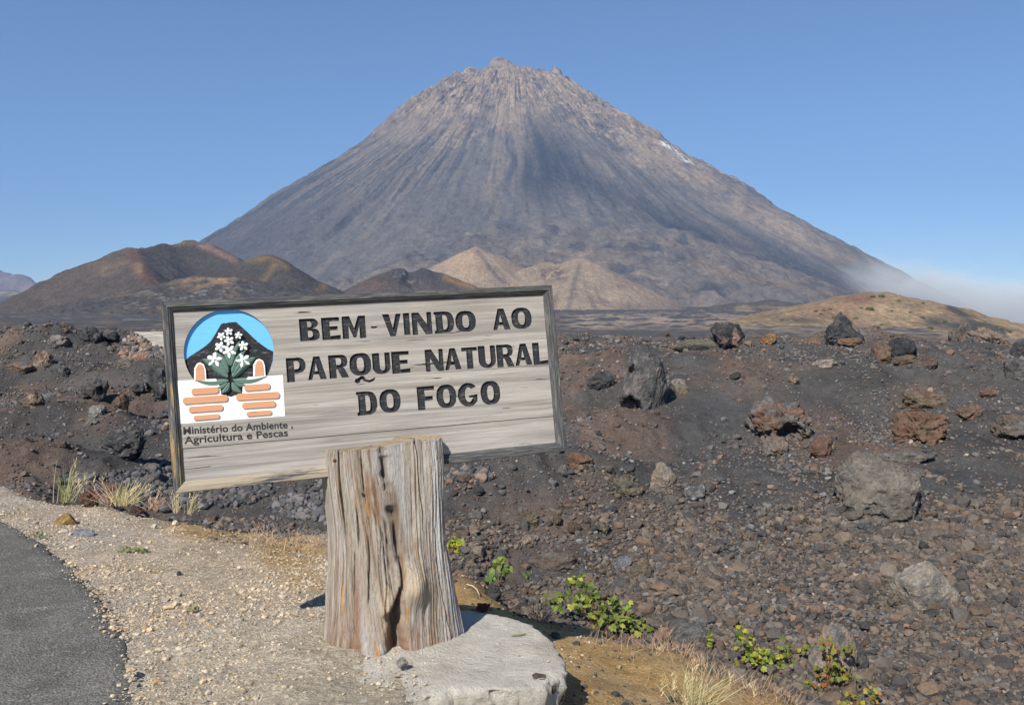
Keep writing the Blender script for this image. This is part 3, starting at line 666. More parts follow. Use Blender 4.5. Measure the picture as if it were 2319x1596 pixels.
# smooth dark scree tongue
dk = sstep(-30, 40, poly_sd(u + 20 * nmid + 26 * strk, v + 14 * nmid, [(1212,268),(1226,280),(1290,335),(1350,395),(1470,462),(1620,520),(1800,590),(1930,655),(1760,640),(1620,600),(1520,560),(1450,492),(1330,440),(1250,430),(1235,458),(1180,440),(1165,410),(1190,330)]))
c = mixc(c, (0.046, 0.049, 0.055), dk * (0.92 - 0.2 * sstep(0.1, 0.5, -strk)) * (1 - 0.7 * apm))
# apron colours
apc = np.tile(np.array([0.152, 0.130, 0.108]), (len(x), 1))
apc = mixc(apc, (0.215, 0.17, 0.128), sstep(0.05, 0.5, fbm(x / 60, y / 60, oct=5, seed=157)) * 0.8)
rim = np.exp(-(fbm(x / 150, y / 110, oct=4, seed=171) / 0.035) ** 2) + np.exp(-(fbm(x / 70, y / 60, oct=4, seed=173) / 0.03) ** 2) * 0.6
apc = mixc(apc, (0.29, 0.235, 0.18), np.clip(rim, 0, 1) * 0.55)
apc = mixc(apc, (0.07, 0.068, 0.07), sstep(0.1, 0.5, fbm(x / 90, y / 90, oct=4, seed=159)) * 0.8)
apc = mixc(apc, (0.075, 0.075, 0.08), sstep(-8, 14, poly_sd(u, v, [(1115,470),(1175,455),(1200,500),(1150,520),(1110,510)])) * 0.85)
apc = mixc(apc, (0.26, 0.185, 0.12), 0.7 * seg(u, v, [(1300, 445), (1390, 470), (1440, 505)], 9) + 0.6 * gb(u, v, 1335, 565, 14, 22))
apc = mixc(apc, (0.22, 0.16, 0.10), 0.7 * seg(u, v, [(1560, 585), (1700, 632), (1890, 668)], 8))
apc = mixc(apc, (0.30, 0.28, 0.26), np.clip(sstep(0.3, 0.5, nfine) * (gb(u, v, 1465, 600, 30, 25) + seg(u, v, [(1400, 560), (1470, 580), (1500, 600)], 8)), 0, 1))
c = c * (1 - apm)[:, None] + apc * apm[:, None]
# pale fan at the left foot
fan = gb(u, v, 900, 560, 200, 60) * (1 - apm)
c = mixc(c, (0.20, 0.17, 0.145), np.clip(fan * sstep(-0.1, 0.45, strk + 0.5 * nfine), 0, 1) * 0.7)
snow = seg(u, v, [(1498, 322), (1545, 355), (1566, 372)], 4.5) * sstep(-0.15, 0.2, nfine)
c = mixc(c, (0.75, 0.74, 0.72), np.clip(snow * 1.1, 0, 1))
spk = fbm(x / 9, base / 8, y / 9, oct=3, seed=167)
c = c * (1 + 0.16 * nfine + 0.20 * spk * (0.35 + 0.65 * np.clip(rk + apm, 0, 1)))[:, None]
c = mixc(c, (0.05, 0.048, 0.05), sstep(0.30, 0.48, fbm(x / 14, base / 10, y / 14, oct=4, seed=169)) * np.clip(rk + 0.8 * apm + 0.6 * rf, 0, 1) * 0.6)
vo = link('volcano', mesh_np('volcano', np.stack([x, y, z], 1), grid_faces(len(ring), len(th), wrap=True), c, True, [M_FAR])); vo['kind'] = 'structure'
# ------------------------------------------------------------------ concrete base under the sign
def px_ground(u, v, z): a, b, c = ray(u, v); k = (z - EYE) / c; return a * k, b * k
pad_px = [(900,1374),(960,1374),(1040,1377),(1100,1382),(1160,1393),(1200,1411),(1232,1432),(1258,1458),(1273,1482),(1279,1503),(1270,1522),(1240,1541),(1200,1553),(1120,1557),(1025,1562),(940,1580),(850,1606),(700,1630),(590,1590),(560,1520),(590,1450),(680,1405),(800,1383)]
pp = np.array([px_ground(u_, v_, 0.02) for u_, v_ in pad_px]); PC = np.array([-0.52, 4.52])
an = np.unwrap(np.arctan2(pp[:, 1] - PC[1], pp[:, 0] - PC[0])); rd = np.hypot(pp[:, 1] - PC[1], pp[:, 0] - PC[0])
o = np.argsort(np.mod(an, 2 * math.pi)); aa = np.mod(an, 2 * math.pi)[o]; ra = rd[o]
A_ = np.linspace(0, 2 * math.pi, 520, endpoint=False); Rb = np.interp(A_, np.concatenate([aa - 2 * math.pi, aa, aa + 2 * math.pi]), np.tile(ra, 3))
k = np.hanning(9); k /= k.sum(); Rb = np.convolve(np.pad(Rb, 4, mode='wrap'), k, 'valid') + 0.016 * fbm(A_ * 16, A_ * 0, oct=4, seed=201)
V = []
fr_ = np.concatenate([np.linspace(0, 0.93, 60), [0.95, 0.965, 0.98, 0.99, 1.0, 1.004, 1.0, 0.995, 0.985, 0.97, 0.96, 0.95, 0.94, 0.93]])
hz = np.concatenate([np.zeros(60), [0, -.001, -.003, -.007, -.016, -.035, -.06, -.09, -.13, -.18, -.24, -.32, -.42, -.55]])
for f_, h_ in zip(fr_, hz):
    xx = PC[0] + Rb * f_ * np.cos(A_); yy_ = PC[1] + Rb * f_ * np.sin(A_)
    nz = 0.014 * fbm(xx / 0.25, yy_ / 0.25, oct=5, seed=203)
    if h_ < -0.01:
        q = 0.055 * fbm(xx / 0.07, yy_ / 0.07, np.full_like(xx, h_ / 0.07), oct=4, seed=205); xx = xx + q * np.cos(A_); yy_ = yy_ + q * np.sin(A_)
    V.append(np.stack([xx, yy_, 0.018 + h_ + nz], 1))
pad_root = empty('concrete_base', (PC[0], PC[1], 0)); tag(pad_root, 'round pale concrete slab with broken stony edge that carries the sign post', 'concrete base')
link('slab', mesh_np('slab', np.concatenate(V) - np.array([PC[0], PC[1], 0]), grid_faces(len(V), len(A_), wrap=True), None, True, [M_CONC]), pad_root)

# ------------------------------------------------------------------ rocks
def ico(sub):
    bm = bmesh.new(); bmesh.ops.create_icosphere(bm, subdivisions=sub, radius=1.0)
    v_ = np.array([q.co[:] for q in bm.verts]); f_ = np.array([[q.index for q in p.verts] for p in bm.faces]); bm.free(); return v_, f_
ICO = {s: ico(s) for s in (1, 2, 3, 4, 5, 6)}
def rock_shape(seed, sub=5, cuts=9, rough=0.16, hollows=(), box=0.0, depth=(0.62, 0.92), peak=0.0):
    g = np.random.default_rng(seed); v, f = ICO[sub]; v = v.copy()
    if box: v = np.sign(v) * np.abs(v) ** (1 - box) ; v /= np.abs(v).max()
    for _ in range(cuts):
        n = g.normal(size=3); n /= np.linalg.norm(n); off = g.uniform(*depth)
        d = v @ n; m = d > off; v[m] -= np.outer((d[m] - off) * 0.92, n)
    if peak: k_ = np.clip((v[:, 2] + 0.75) / 1.75, 0, 1); v[:, :2] *= (1 - peak * k_ ** 1.15)[:, None]
    dirs = v / np.maximum(np.linalg.norm(v, axis=1, keepdims=True), 1e-6)
    s = g.uniform(0, 100)
    n = rough * fbm(v[:, 0] * 1.7 + s, v[:, 1] * 1.7, v[:, 2] * 1.7, oct=3, seed=seed)
    if sub >= 4:
        n += rough * 0.55 * fbm(v[:, 0] * 4 + s, v[:, 1] * 4, v[:, 2] * 4, oct=5, seed=seed + 5, gain=0.68) + rough * 0.30 * (ridged(v[:, 0] * 7 + s, v[:, 1] * 7, v[:, 2] * 7, oct=3, seed=seed + 6) - 0.6)
        pit = sstep(0.12, 0.5, fbm(v[:, 0] * 3.6 + s, v[:, 1] * 3.6, v[:, 2] * 3.6, oct=4, gain=0.6, seed=seed + 8)); n -= rough * 0.75 * pit
        cr = vn(v[:, 0] * 3.1 + s + n, v[:, 1] * 3.1, v[:, 2] * 3.1, seed=seed + 7); n -= rough * 0.35 * np.exp(-(cr / 0.05) ** 2)
    v = v + dirs * n[:, None]
    for (hx, hy, hz_, hr, hd) in hollows:
        c = np.array([hx, hy, hz_]) ; q = np.linalg.norm(v - c, axis=1) / hr
        q = q + 0.25 * fbm(v[:, 0] * 4, v[:, 1] * 4, v[:, 2] * 4, oct=2, seed=seed + 9)
        m = 1 - sstep(0.55, 1.0, q); v = v + np.array([-0.2 * hx, hd, 0.25 * hd])[None, :] * m[:, None]
    return v, f
def rock_color(v, cols, seed):
    s = seed * 3.7; c = np.tile(np.array(cols[0], float), (len(v), 1))
    for i, q in enumerate(cols[1:]):
        c = mixc(c, q, sstep(-0.02, 0.30, fbm(v[:, 0] * 2.2 + s + 31 * i, v[:, 1] * 2.2, v[:, 2] * 2.2, oct=6, gain=0.7, seed=seed + 11 * i + 1)))
    return c * (1.08 + 0.5 * fbm(v[:, 0] * 6 + s, v[:, 1] * 6, v[:, 2] * 6, oct=5, gain=0.7, seed=seed + 3))[:, None]
CHAR = (0.060, 0.061, 0.064); DGREY = (0.095, 0.093, 0.092); GREY = (0.16, 0.155, 0.15); BRN = (0.15, 0.108, 0.08); RUST = (0.185, 0.115, 0.08); TAN = (0.29, 0.235, 0.18); PALE = (0.38, 0.34, 0.29); PINK = (0.24, 0.165, 0.14); ORANGE = (0.27, 0.15, 0.075); OLIVE = (0.17, 0.145, 0.10); BLACK = (0.04, 0.041, 0.044)

def boulder(name, label, cat, uc, vc, w_, h_, cols, seed, cuts=9, rough=0.16, hollows=(), box=0.0, tilt=0.0, depth=0.9, sub=5, sink=0.22, d=None, group=None, dmin=3.0, peak=0.0):
    vb = vc + h_ / 2
    if d is None: g = hit(uc, vb - 0.06 * h_, dmin); d = g[1]
    rx = w_ / 2 / F * d; rz = h_ / 2 / F * d; ry = depth * (rx + rz) / 2
    d2 = d + ry * 0.45
    c = P(uc, vc, d2)
    s_ = d2 / d
    v, f = rock_shape(seed, sub, cuts + 3, rough * 1.35 + 0.02 if rough > 0.08 else rough, hollows, box, peak=peak)
    v = v / np.abs(v).max(axis=0)
    col = rock_color(v, cols, seed)
    v = v * np.array([rx * s_, ry, rz * s_ * (1 + sink)])
    if tilt:
        t = R(tilt); x_ = v[:, 0] * math.cos(t) - v[:, 2] * math.sin(t); z_ = v[:, 0] * math.sin(t) + v[:, 2] * math.cos(t); v[:, 0], v[:, 2] = x_, z_
    o = link(name, mesh_np(name, v, f, col, True, [M_ROCK]), None, (c[0], c[1], c[2] - rz * sink * 0.9))
    return tag(o, label, cat, group)
B = boulder
B('boulder', 'large dark grey boulder with black hollows along its lower left side', 'boulder', 1463, 862, 112, 150, [DGREY, GREY, (0.19, 0.165, 0.155)], 3, 8, 0.10, [(-0.45, -0.8, -0.85, 0.62, 0.45), (-0.85, -0.6, 0.1, 0.36, 0.3)], 0.4, sub=6, tilt=-16)
B('boulder', 'black slab of lava leaning on the ash left of the sign', 'boulder', 285, 1008, 122, 78, [CHAR, DGREY, GREY], 5, 9, 0.17, [(0.55, -0.7, -0.9, 0.6, 0.6)], 0.35, tilt=20, sub=6)
B('boulder', 'black pointed boulder rising highest on the right skyline', 'boulder', 1903, 743, 108, 74, [CHAR, BLACK, DGREY], 8, 5, 0.15, (), 0.2, sub=6, depth=0.8, peak=0.92)
B('boulder', 'black boulder with two horns and a reddish face', 'boulder', 1648, 762, 84, 66, [CHAR, BLACK, PINK], 9, 8, 0.2, [(0.05, 0, 1.15, 0.5, 0.0)], 0.35, sub=6)
B('lava_rock', 'small orange brown block right of the two horned boulder', 'rock', 1740, 769, 36, 30, [ORANGE, RUST, BRN], 10, 8, 0.16, (), 0.4)
B('lava_rock', 'brown crumbly rock at the foot of the black pointed boulder', 'rock', 1926, 776, 66, 24, [BRN, RUST, ORANGE], 12, 7, 0.25)
B('boulder', 'broad brown and grey hollowed boulder between dark ash slopes', 'boulder', 1768, 950, 160, 108, [GREY, BRN, RUST], 14, 9, 0.2, [(0.2, -0.95, -0.35, 0.5, 0.8), (0.1, -0.9, 0.5, 0.25, 0.5)], 0.15, sub=6, depth=0.8)
B('boulder', 'rust red overhanging boulder with black shadow beneath it', 'boulder', 2093, 962, 140, 84, [RUST, (0.18, 0.10, 0.066), BRN], 15, 8, 0.2, [(-0.6, -0.8, -1.0, 0.6, 0.6), (0.55, -0.8, -0.8, 0.5, 0.7)], 0.4, sub=6)
B('boulder', 'ochre brown ledge topped with dark ash above the rust boulder', 'boulder', 2098, 905, 160, 44, [OLIVE, RUST, BRN], 16, 8, 0.2, (), 0.3, sub=6, depth=0.6)
B('boulder', 'big rounded grey brown boulder half way down the right slope', 'boulder', 1991, 1098, 205, 158, [(0.22, 0.195, 0.165), (0.18, 0.155, 0.125), (0.14, 0.13, 0.12)], 18, 7, 0.12, [(-0.1, -0.95, 0.15, 0.14, 0.15)], 0.12, sub=6, depth=0.8)
B('boulder', 'pale smooth oval boulder tilted on the rubble at right', 'boulder', 2092, 1328, 150, 112, [(0.36, 0.31, 0.25), (0.31, 0.28, 0.25), (0.22, 0.21, 0.20)], 19, 7, 0.075, (), 0.35, sub=6, tilt=-38, depth=0.8, sink=0.08)
B('boulder', 'pale brown rounded boulder behind the yellowing vines', 'boulder', 1882, 1478, 118, 130, [(0.33, 0.27, 0.215), (0.27, 0.225, 0.185), (0.2, 0.19, 0.18)], 21, 7, 0.09, (), 0.3, sub=6, dmin=7.5)
B('lava_rock', 'dark low rock against the right side of the pale brown boulder', 'rock', 1942, 1490, 44, 70, [DGREY, OLIVE], 22, 8, 0.14, (), 0.2, dmin=7.5)
B('boulder', 'dark blocky boulder above a black hole on the left slope', 'boulder', 213, 876, 62, 66, [DGREY, GREY, BRN], 24, 9, 0.2, [(-0.2, -0.8, -0.9, 0.6, 0.7), (0.8, -0.6, -0.1, 0.4, 0.5)], 0.35)
B('boulder', 'black domed boulder on the right crest', 'boulder', 2045, 788, 78, 48, [BLACK, CHAR], 25, 7, 0.15, (), 0.1)
B('lava_rock', 'brown block propping the left side of the black dome', 'rock', 2000, 798, 50, 46, [BRN, OLIVE, RUST], 26, 8, 0.18, (), 0.35)
B('lava_rock', 'brown rock under the middle of the black dome', 'rock', 2052, 818, 62, 30, [BRN, (0.12, 0.09, 0.07)], 27, 7, 0.18, (), 0.2)
B('lava_rock', 'purple brown rock on the right end below the black dome', 'rock', 2098, 817, 48, 36, [(0.12, 0.085, 0.075), BRN], 28, 6, 0.14, (), 0.1)
B('boulder', 'rusty block with a black cavity under the lower right corner of the sign', 'boulder', 1312, 1040, 62, 46, [RUST, BRN, (0.19, 0.11, 0.06)], 29, 8, 0.2, [(0.2, -0.95, -0.45, 0.45, 0.7)], 0.35)
B('boulder', 'olive brown layered rock above the brown slope', 'rock', 1423, 1102, 76, 52, [OLIVE, DGREY], 30, 10, 0.22, [(-0.4, -0.7, -0.9, 0.5, 0.4)], 0.2)
B('boulder', 'pale tan upright slab embedded in dark ash', 'rock', 1500, 1078, 62, 72, [TAN, (0.27, 0.25, 0.235)], 31, 9, 0.12, (), 0.3, depth=0.4)
B('lava_rock', 'grey rock with a white streak right of the pale slab', 'rock', 1578, 1118, 66, 38, [GREY, DGREY, (0.33, 0.33, 0.33)], 32, 9, 0.2, (), 0.2)
B('lava_rock', 'dark hollow rock alone on the brown slope', 'rock', 1357, 1197, 54, 32, [OLIVE, CHAR], 33, 8, 0.2, [(-0.2, -0.9, -0.3, 0.7, 0.7)], 0.2)
B('lava_rock', 'thin black shard of lava standing on the brown slope', 'rock', 1382, 1155, 36, 16, [CHAR, DGREY], 34, 8, 0.2, (), 0.2, tilt=22)
B('lava_rock', 'tan angular stone right of the post on brown ash', 'rock', 1193, 1222, 38, 32, [TAN, GREY], 35, 10, 0.12, (), 0.3)
B('lava_rock', 'bluish grey pointed rock in the middle of the brown slope', 'rock', 1412, 1272, 42, 36, [(0.21, 0.21, 0.22), DGREY], 36, 10, 0.16, (), 0.2)
B('boulder', 'olive brown embedded rock beside the bluish grey rock', 'rock', 1453, 1293, 58, 44, [OLIVE, BRN, DGREY], 37, 8, 0.14, (), 0.1)
B('boulder', 'flat grey rock sheet sunk in brown ash', 'rock', 1265, 1268, 150, 40, [(0.125, 0.112, 0.10), GREY, BRN], 38, 7, 0.12, (), 0.1, depth=0.5, sink=0.3)
B('lava_rock', 'weathered olive rock with slanting ribs on the brown slope', 'rock', 1202, 1178, 48, 36, [OLIVE, DGREY], 39, 10, 0.24, (), 0.1, tilt=18)
B('lava_rock', 'small brown stone on the dark ash near the crest', 'rock', 1797, 857, 28, 30, [BRN, TAN], 40, 9, 0.14, (), 0.3)
B('boulder', 'reddish rock embedded at the foot of the hollowed boulder', 'rock', 1862, 1012, 66, 52, [(0.18, 0.10, 0.08), BRN], 41, 8, 0.14, (), 0.2)
B('boulder', 'pale brown rock below the hollowed boulder', 'rock', 1755, 1008, 60, 52, [(0.20, 0.155, 0.125), BRN, GREY], 42, 8, 0.14, (), 0.2)
B('boulder', 'grey brown boulder with a black cave beneath it at the right edge', 'boulder', 2295, 970, 120, 66, [(0.165, 0.135, 0.11), GREY, BRN], 43, 7, 0.16, [(-0.1, -0.9, -0.9, 0.8, 0.7)], 0.3, sub=6)
B('boulder', 'low charcoal rock left of the large dark grey boulder', 'boulder', 1365, 858, 74, 44, [CHAR, DGREY], 44, 8, 0.2, (), 0.2)
B('boulder', 'long grey olive slab lying near the crest', 'boulder', 1575, 782, 120, 30, [(0.14, 0.13, 0.105), DGREY], 45, 8, 0.1, (), 0.3, depth=0.5)
B('lava_rock', 'small white topped stone on the ash right of the dark grey boulder', 'rock', 1538, 868, 40, 22, [(0.30, 0.25, 0.22), GREY], 46, 9, 0.12, (), 0.2)
B('lava_rock', 'long pale stone lying on the right slope', 'rock', 1870, 823, 72, 20, [(0.28, 0.235, 0.20), TAN], 47, 8, 0.12, (), 0.2, tilt=6)
B('lava_rock', 'khaki flat stone right of the large dark grey boulder', 'rock', 1540, 880, 36, 22, [(0.18, 0.15, 0.105)], 48, 8, 0.1, (), 0.4)
B('rock_outcrop', 'stack of pale layered lava blocks on the right skyline', 'rock outcrop', 2180, 757, 62, 66, [(0.20, 0.155, 0.125), DGREY], 49, 12, 0.22, (), 0.45, d=47)
B('rock_outcrop', 'pale brown craggy outcrop at the right end of the crest', 'rock outcrop', 2240, 772, 104, 62, [(0.23, 0.175, 0.14), BRN, GREY], 50, 10, 0.26, [(0, -1, -0.1, 0.25, 0.4), (-0.5, -0.9, 0.1, 0.2, 0.3)], 0.2, d=45, sub=6)
B('boulder', 'dark boulder cut by the right edge of the picture below the crest', 'boulder', 2312, 792, 50, 40, [CHAR, DGREY], 51, 8, 0.16, (), 0.2)
B('boulder', 'grey cracked rock high on the right edge', 'boulder', 2300, 838, 70, 56, [DGREY, GREY], 52, 9, 0.2, (), 0.2)
B('lava_rock', 'brown lump beside the cave boulder', 'rock', 2196, 930, 56, 40, [BRN, RUST], 53, 8, 0.2, (), 0.2)
B('lava_rock', 'reddish stone lying in the dark ash right of the rust boulder', 'rock', 2243, 888, 46, 26, [(0.19, 0.11, 0.085), BRN], 54, 9, 0.14, (), 0.2)
B('boulder', 'greyish flat rock mass above the big rounded boulder', 'rock', 2055, 1032, 140, 36, [(0.17, 0.145, 0.125), BRN, GREY], 55, 8, 0.14, (), 0.15, depth=0.6)
B('lava_rock', 'dark flat stone at the lower left foot of the big rounded boulder', 'rock', 1958, 1196, 60, 32, [DGREY, GREY], 56, 9, 0.16, (), 0.2)
B('boulder', 'grey rounded rock by the vine at the bank edge', 'rock', 1560, 1432, 100, 56, [GREY, DGREY], 57, 7, 0.1, (), 0.2, dmin=7.5)
B('lava_rock', 'black humped rock furthest left on the crest', 'boulder', 196, 758, 74, 44, [CHAR, DGREY], 58, 8, 0.2, (), 0.2)
B('lava_rock', 'black rock just left of the stone shelter', 'rock', 254, 764, 44, 26, [BLACK, CHAR], 59, 8, 0.18, (), 0.2)
B('lava_rock', 'pale cracked rock on the left crest', 'rock', 134, 770, 52, 24, [(0.24, 0.21, 0.19), GREY], 60, 10, 0.2, (), 0.2)
B('lava_rock', 'reddish brown round rock on the upper left slope', 'rock', 97, 812, 46, 42, [(0.17, 0.105, 0.08), BRN, TAN], 61, 8, 0.15, (), 0.2)
B('lava_rock', 'rusty flat stone on the far left slope', 'rock', 44, 829, 66, 24, [(0.25, 0.16, 0.10), RUST, GREY], 62, 9, 0.16, (), 0.2)
B('lava_rock', 'dark grey stone above left of the blocky boulder', 'rock', 138, 840, 46, 30, [DGREY, GREY], 63, 9, 0.18, (), 0.2)
B('lava_rock', 'brown knobbly rock on the middle of the left slope', 'rock', 74, 905, 64, 38, [BRN, (0.12, 0.09, 0.07), TAN], 64, 8, 0.22, (), 0.2)
B('lava_rock', 'rust brown stone with black base right of the blocky boulder', 'rock', 272, 911, 44, 40, [RUST, BRN, CHAR], 65, 8, 0.18, [(-0.3, -0.8, -0.7, 0.4, 0.4)], 0.3)
B('lava_rock', 'pale grey crumbly stone below the blocky boulder', 'rock', 223, 931, 46, 30, [(0.26, 0.245, 0.23), GREY], 66, 10, 0.2, (), 0.2)
B('boulder', 'dark boulder partly behind the left rail of the sign', 'boulder', 362, 872, 70, 92, [CHAR, DGREY, GREY], 67, 9, 0.2, [(-0.5, -0.8, -0.2, 0.5, 0.6)], 0.3)
B('lava_rock', 'grey brown stone just below the stone shelter', 'rock', 282, 823, 44, 24, [(0.17, 0.15, 0.13), BRN], 68, 9, 0.14, (), 0.2)
B('lava_rock', 'brown stone above the grass on the left slope', 'rock', 136, 1002, 34, 24, [BRN, DGREY], 69, 8, 0.18, (), 0.2)
B('lava_rock', 'grey pale stone on brown ash on the left slope', 'rock', 209, 954, 34, 22, [(0.22, 0.20, 0.18), GREY], 70, 9, 0.18, (), 0.2)
B('lava_rock', 'dark red crumbly rock beside the tall grass tuft', 'rock', 204 / 1.0 - 2, 1122, 46, 44, [(0.15, 0.075, 0.058), BRN], 71, 8, 0.2, (), 0.2, d=8.05)
B('lava_rock', 'dark brown clinker lying at the front of the short grass', 'rock', 305, 1157, 56, 20, [(0.10, 0.055, 0.042), CHAR], 72, 9, 0.26, (), 0.2)
B('flat_stone', 'yellow ochre stone set flush in the gravel', 'stone', 150, 1177, 58, 26, [(0.36, 0.235, 0.09)], 73, 6, 0.05, (), 0.3, sink=0.5)
B('flat_stone', 'smooth blue grey stone set flush in the gravel', 'stone', 190, 1206, 54, 20, [(0.27, 0.28, 0.29)], 74, 6, 0.05, (), 0.2, sink=0.5)
B('lava_rock', 'charcoal clinker on the ochre bank behind the slab', 'rock', 1115, 1340, 44, 34, [CHAR, DGREY], 75, 8, 0.24, (), 0.2)
B('lava_rock', 'blue grey stone on the bank behind the slab', 'rock', 1177, 1372, 32, 18, [(0.27, 0.28, 0.29), GREY], 76, 8, 0.1, (), 0.2)
B('lava_rock', 'dark red stone on the bank behind the slab', 'rock', 1093, 1374, 36, 24, [(0.20, 0.095, 0.075)], 77, 8, 0.18, (), 0.2)
B('lava_rock', 'round dark stone touching the right rim of the slab', 'rock', 1259, 1438, 24, 18, [(0.12, 0.12, 0.125)], 78, 7, 0.1, (), 0.2)
B('stone', 'pale angular stone resting against the front foot of the post', 'stone', 912, 1497, 30, 22, [(0.36, 0.33, 0.29)], 79, 9, 0.1, (), 0.2, d=4.12)
B('stone', 'small black stone lying on the pale gravel', 'stone', 405, 1298, 14, 12, [CHAR], 80, 7, 0.1, (), 0.2, sub=3)

# stones set in the mortar at the broken front of the slab
for i, (u_, v_, w_, h_, cols) in enumerate([(1228,1552,64,60,[(0.15,0.105,0.085),OLIVE]), (1262,1566,34,60,[(0.14,0.08,0.065),BRN]), (1170,1578,70,52,[DGREY,GREY]), (1255,1604,36,40,[PINK,BRN]), (1108,1586,46,44,[OLIVE,GREY,DGREY]), (1205,1606,50,34,[CHAR]), (1048,1600,70,24,[(0.15,0.13,0.10)])]):
    d_ = 4.02 + 0.05 * (u_ > 1220) + 0.08 * (u_ > 1250); c_ = P(u_, v_, d_ + 0.02)
    vv, ff = rock_shape(300 + i, 5, 8, 0.16, (), 0.3); vv /= np.abs(vv).max(axis=0)
    link('lava_stone', mesh_np('lava_stone', vv * np.array([w_ / 2 / F * d_, 0.07, h_ / 2 / F * d_]), ff, rock_color(vv, cols, 300 + i), True, [M_ROCK]), pad_root, (c_[0] - PC[0], c_[1] - PC[1], c_[2]))

# ------------------------------------------------------------------ loose rubble
TPL1 = [rock_shape(500 + i, 2, 9, 0.22, (), 0.3, (0.5, 0.85)) for i in range(14)]
TPL0 = []
for i in range(12):
    g = np.random.default_rng(600 + i); v0, f0 = ICO[1]; TPL0.append((v0 * g.uniform(0.7, 1.15, (len(v0), 1)), f0))
def scatter_mesh(name, pos, size, cols, tpl, flat=(0.6, 1.0), mat=M_RUBBLE, sinkf=0.25, smooth=False):
    Vs, Fs, Cs = [], [], []; off = 0; n = len(pos); idx = RNG.integers(0, len(tpl), n)
    for k_, (tv, tf) in enumerate(tpl):
        m = np.where(idx == k_)[0]
        if not len(m): continue
        q = len(m); s3 = np.stack([RNG.uniform(0.75, 1.25, q), RNG.uniform(0.75, 1.25, q), RNG.uniform(*flat, q)], 1) * size[m][:, None]
        a1 = RNG.uniform(0, 2 * math.pi, q); a2 = RNG.normal(0, 0.35, q)
        v = tv[None] * s3[:, None, :]
        x_ = v[..., 0] * np.cos(a2)[:, None] - v[..., 2] * np.sin(a2)[:, None]; z_ = v[..., 0] * np.sin(a2)[:, None] + v[..., 2] * np.cos(a2)[:, None]
        y_ = v[..., 1]; X_ = x_ * np.cos(a1)[:, None] - y_ * np.sin(a1)[:, None]; Y_ = x_ * np.sin(a1)[:, None] + y_ * np.cos(a1)[:, None]
        V3 = np.stack([X_ + pos[m, 0][:, None], Y_ + pos[m, 1][:, None], z_ + (pos[m, 2] + s3[:, 2] * (1 - sinkf * 2) * 0.75)[:, None]], -1)
        Vs.append(V3.reshape(-1, 3)); Cs.append(np.repeat(cols[m], len(tv), 0))
        Fs.append((tf[None] + (np.arange(q) * len(tv))[:, None, None] + off).reshape(-1, 3)); off += q * len(tv)
    return mesh_np(name, np.concatenate(Vs), np.concatenate(Fs), np.concatenate(Cs), smooth, [mat])
PALET = np.array([CHAR, DGREY, (0.12, 0.112, 0.105), GREY, BRN, (0.12, 0.09, 0.075), RUST, TAN, PALE])
def pick(n, wts): wts = np.array(wts, float); return PALET[RNG.choice(len(PALET), n, p=wts / wts.sum())] * RNG.uniform(0.75, 1.25, (n, 1))
NC = 230000
uu = RNG.uniform(-500, 2900, NC); dd = np.exp(RNG.uniform(math.log(6.4), math.log(50), NC) )
xx = (uu - CX) / F * dd; yy_ = dd; zz = terr(xx, yy_); pu, pv = proj(xx, yy_, zz)
rel = yy_ - np.interp(np.clip(uu, -2200, 4600), EDGE_U, EDGE_D)
dens = 0.22 + 0.55 * sstep(-0.15, 0.3, fbm(xx / 2.4, yy_ / 2.4, oct=3, seed=221))
dens = np.maximum(dens, 0.95 * sstep(1120, 1190, pv) * sstep(1450, 1650, pu + 0.8 * (pv - 1150)))
dens = np.maximum(dens, 0.8 * np.exp(-(((pu - 1085) / 110) ** 2 + ((pv - 1240) / 75) ** 2) ** 2))
for a_, b_, ru, rv in ((1620, 935, 140, 60), (1850, 880, 90, 50), (2180, 1078, 110, 24), (1690, 1070, 120, 24), (2090, 1572, 140, 36), (250, 1040, 90, 36), (1160, 1265, 28, 90), (2060, 850, 90, 20), (1900, 1020, 50, 30)):
    dens *= 1 - 0.92 * np.exp(-(((pu - a_) / ru) ** 2 + ((pv - b_) / rv) ** 2))
keep = (RNG.uniform(size=NC) < dens) & (rel > 0.3)
xx, yy_, zz, pu, pv, rel = [q[keep] for q in (xx, yy_, zz, pu, pv, rel)]; n = len(xx)
size = np.maximum(0.0185 * np.exp(RNG.normal(0, 0.42, n)), 0.0013 * yy_ * RNG.uniform(0.6, 1.3, n))
big = RNG.uniform(size=n) < 0.05; size[big] *= RNG.uniform(1.5, 3.0, big.sum()); size = np.minimum(size, 0.0048 * yy_)
cols = pick(n, [2.4, 4.5, 6, 3.6, 4, 5, 0.8, 0.45, 0.0])
browny = sstep(0, 0.4, fbm(xx / 2.5, yy_ / 2.5, oct=3, seed=223))[:, None]; cols = 1.12 * (cols * (1 - 0.45 * browny) + np.array([0.15, 0.11, 0.085]) * 0.45 * browny)
near = yy_ < 19
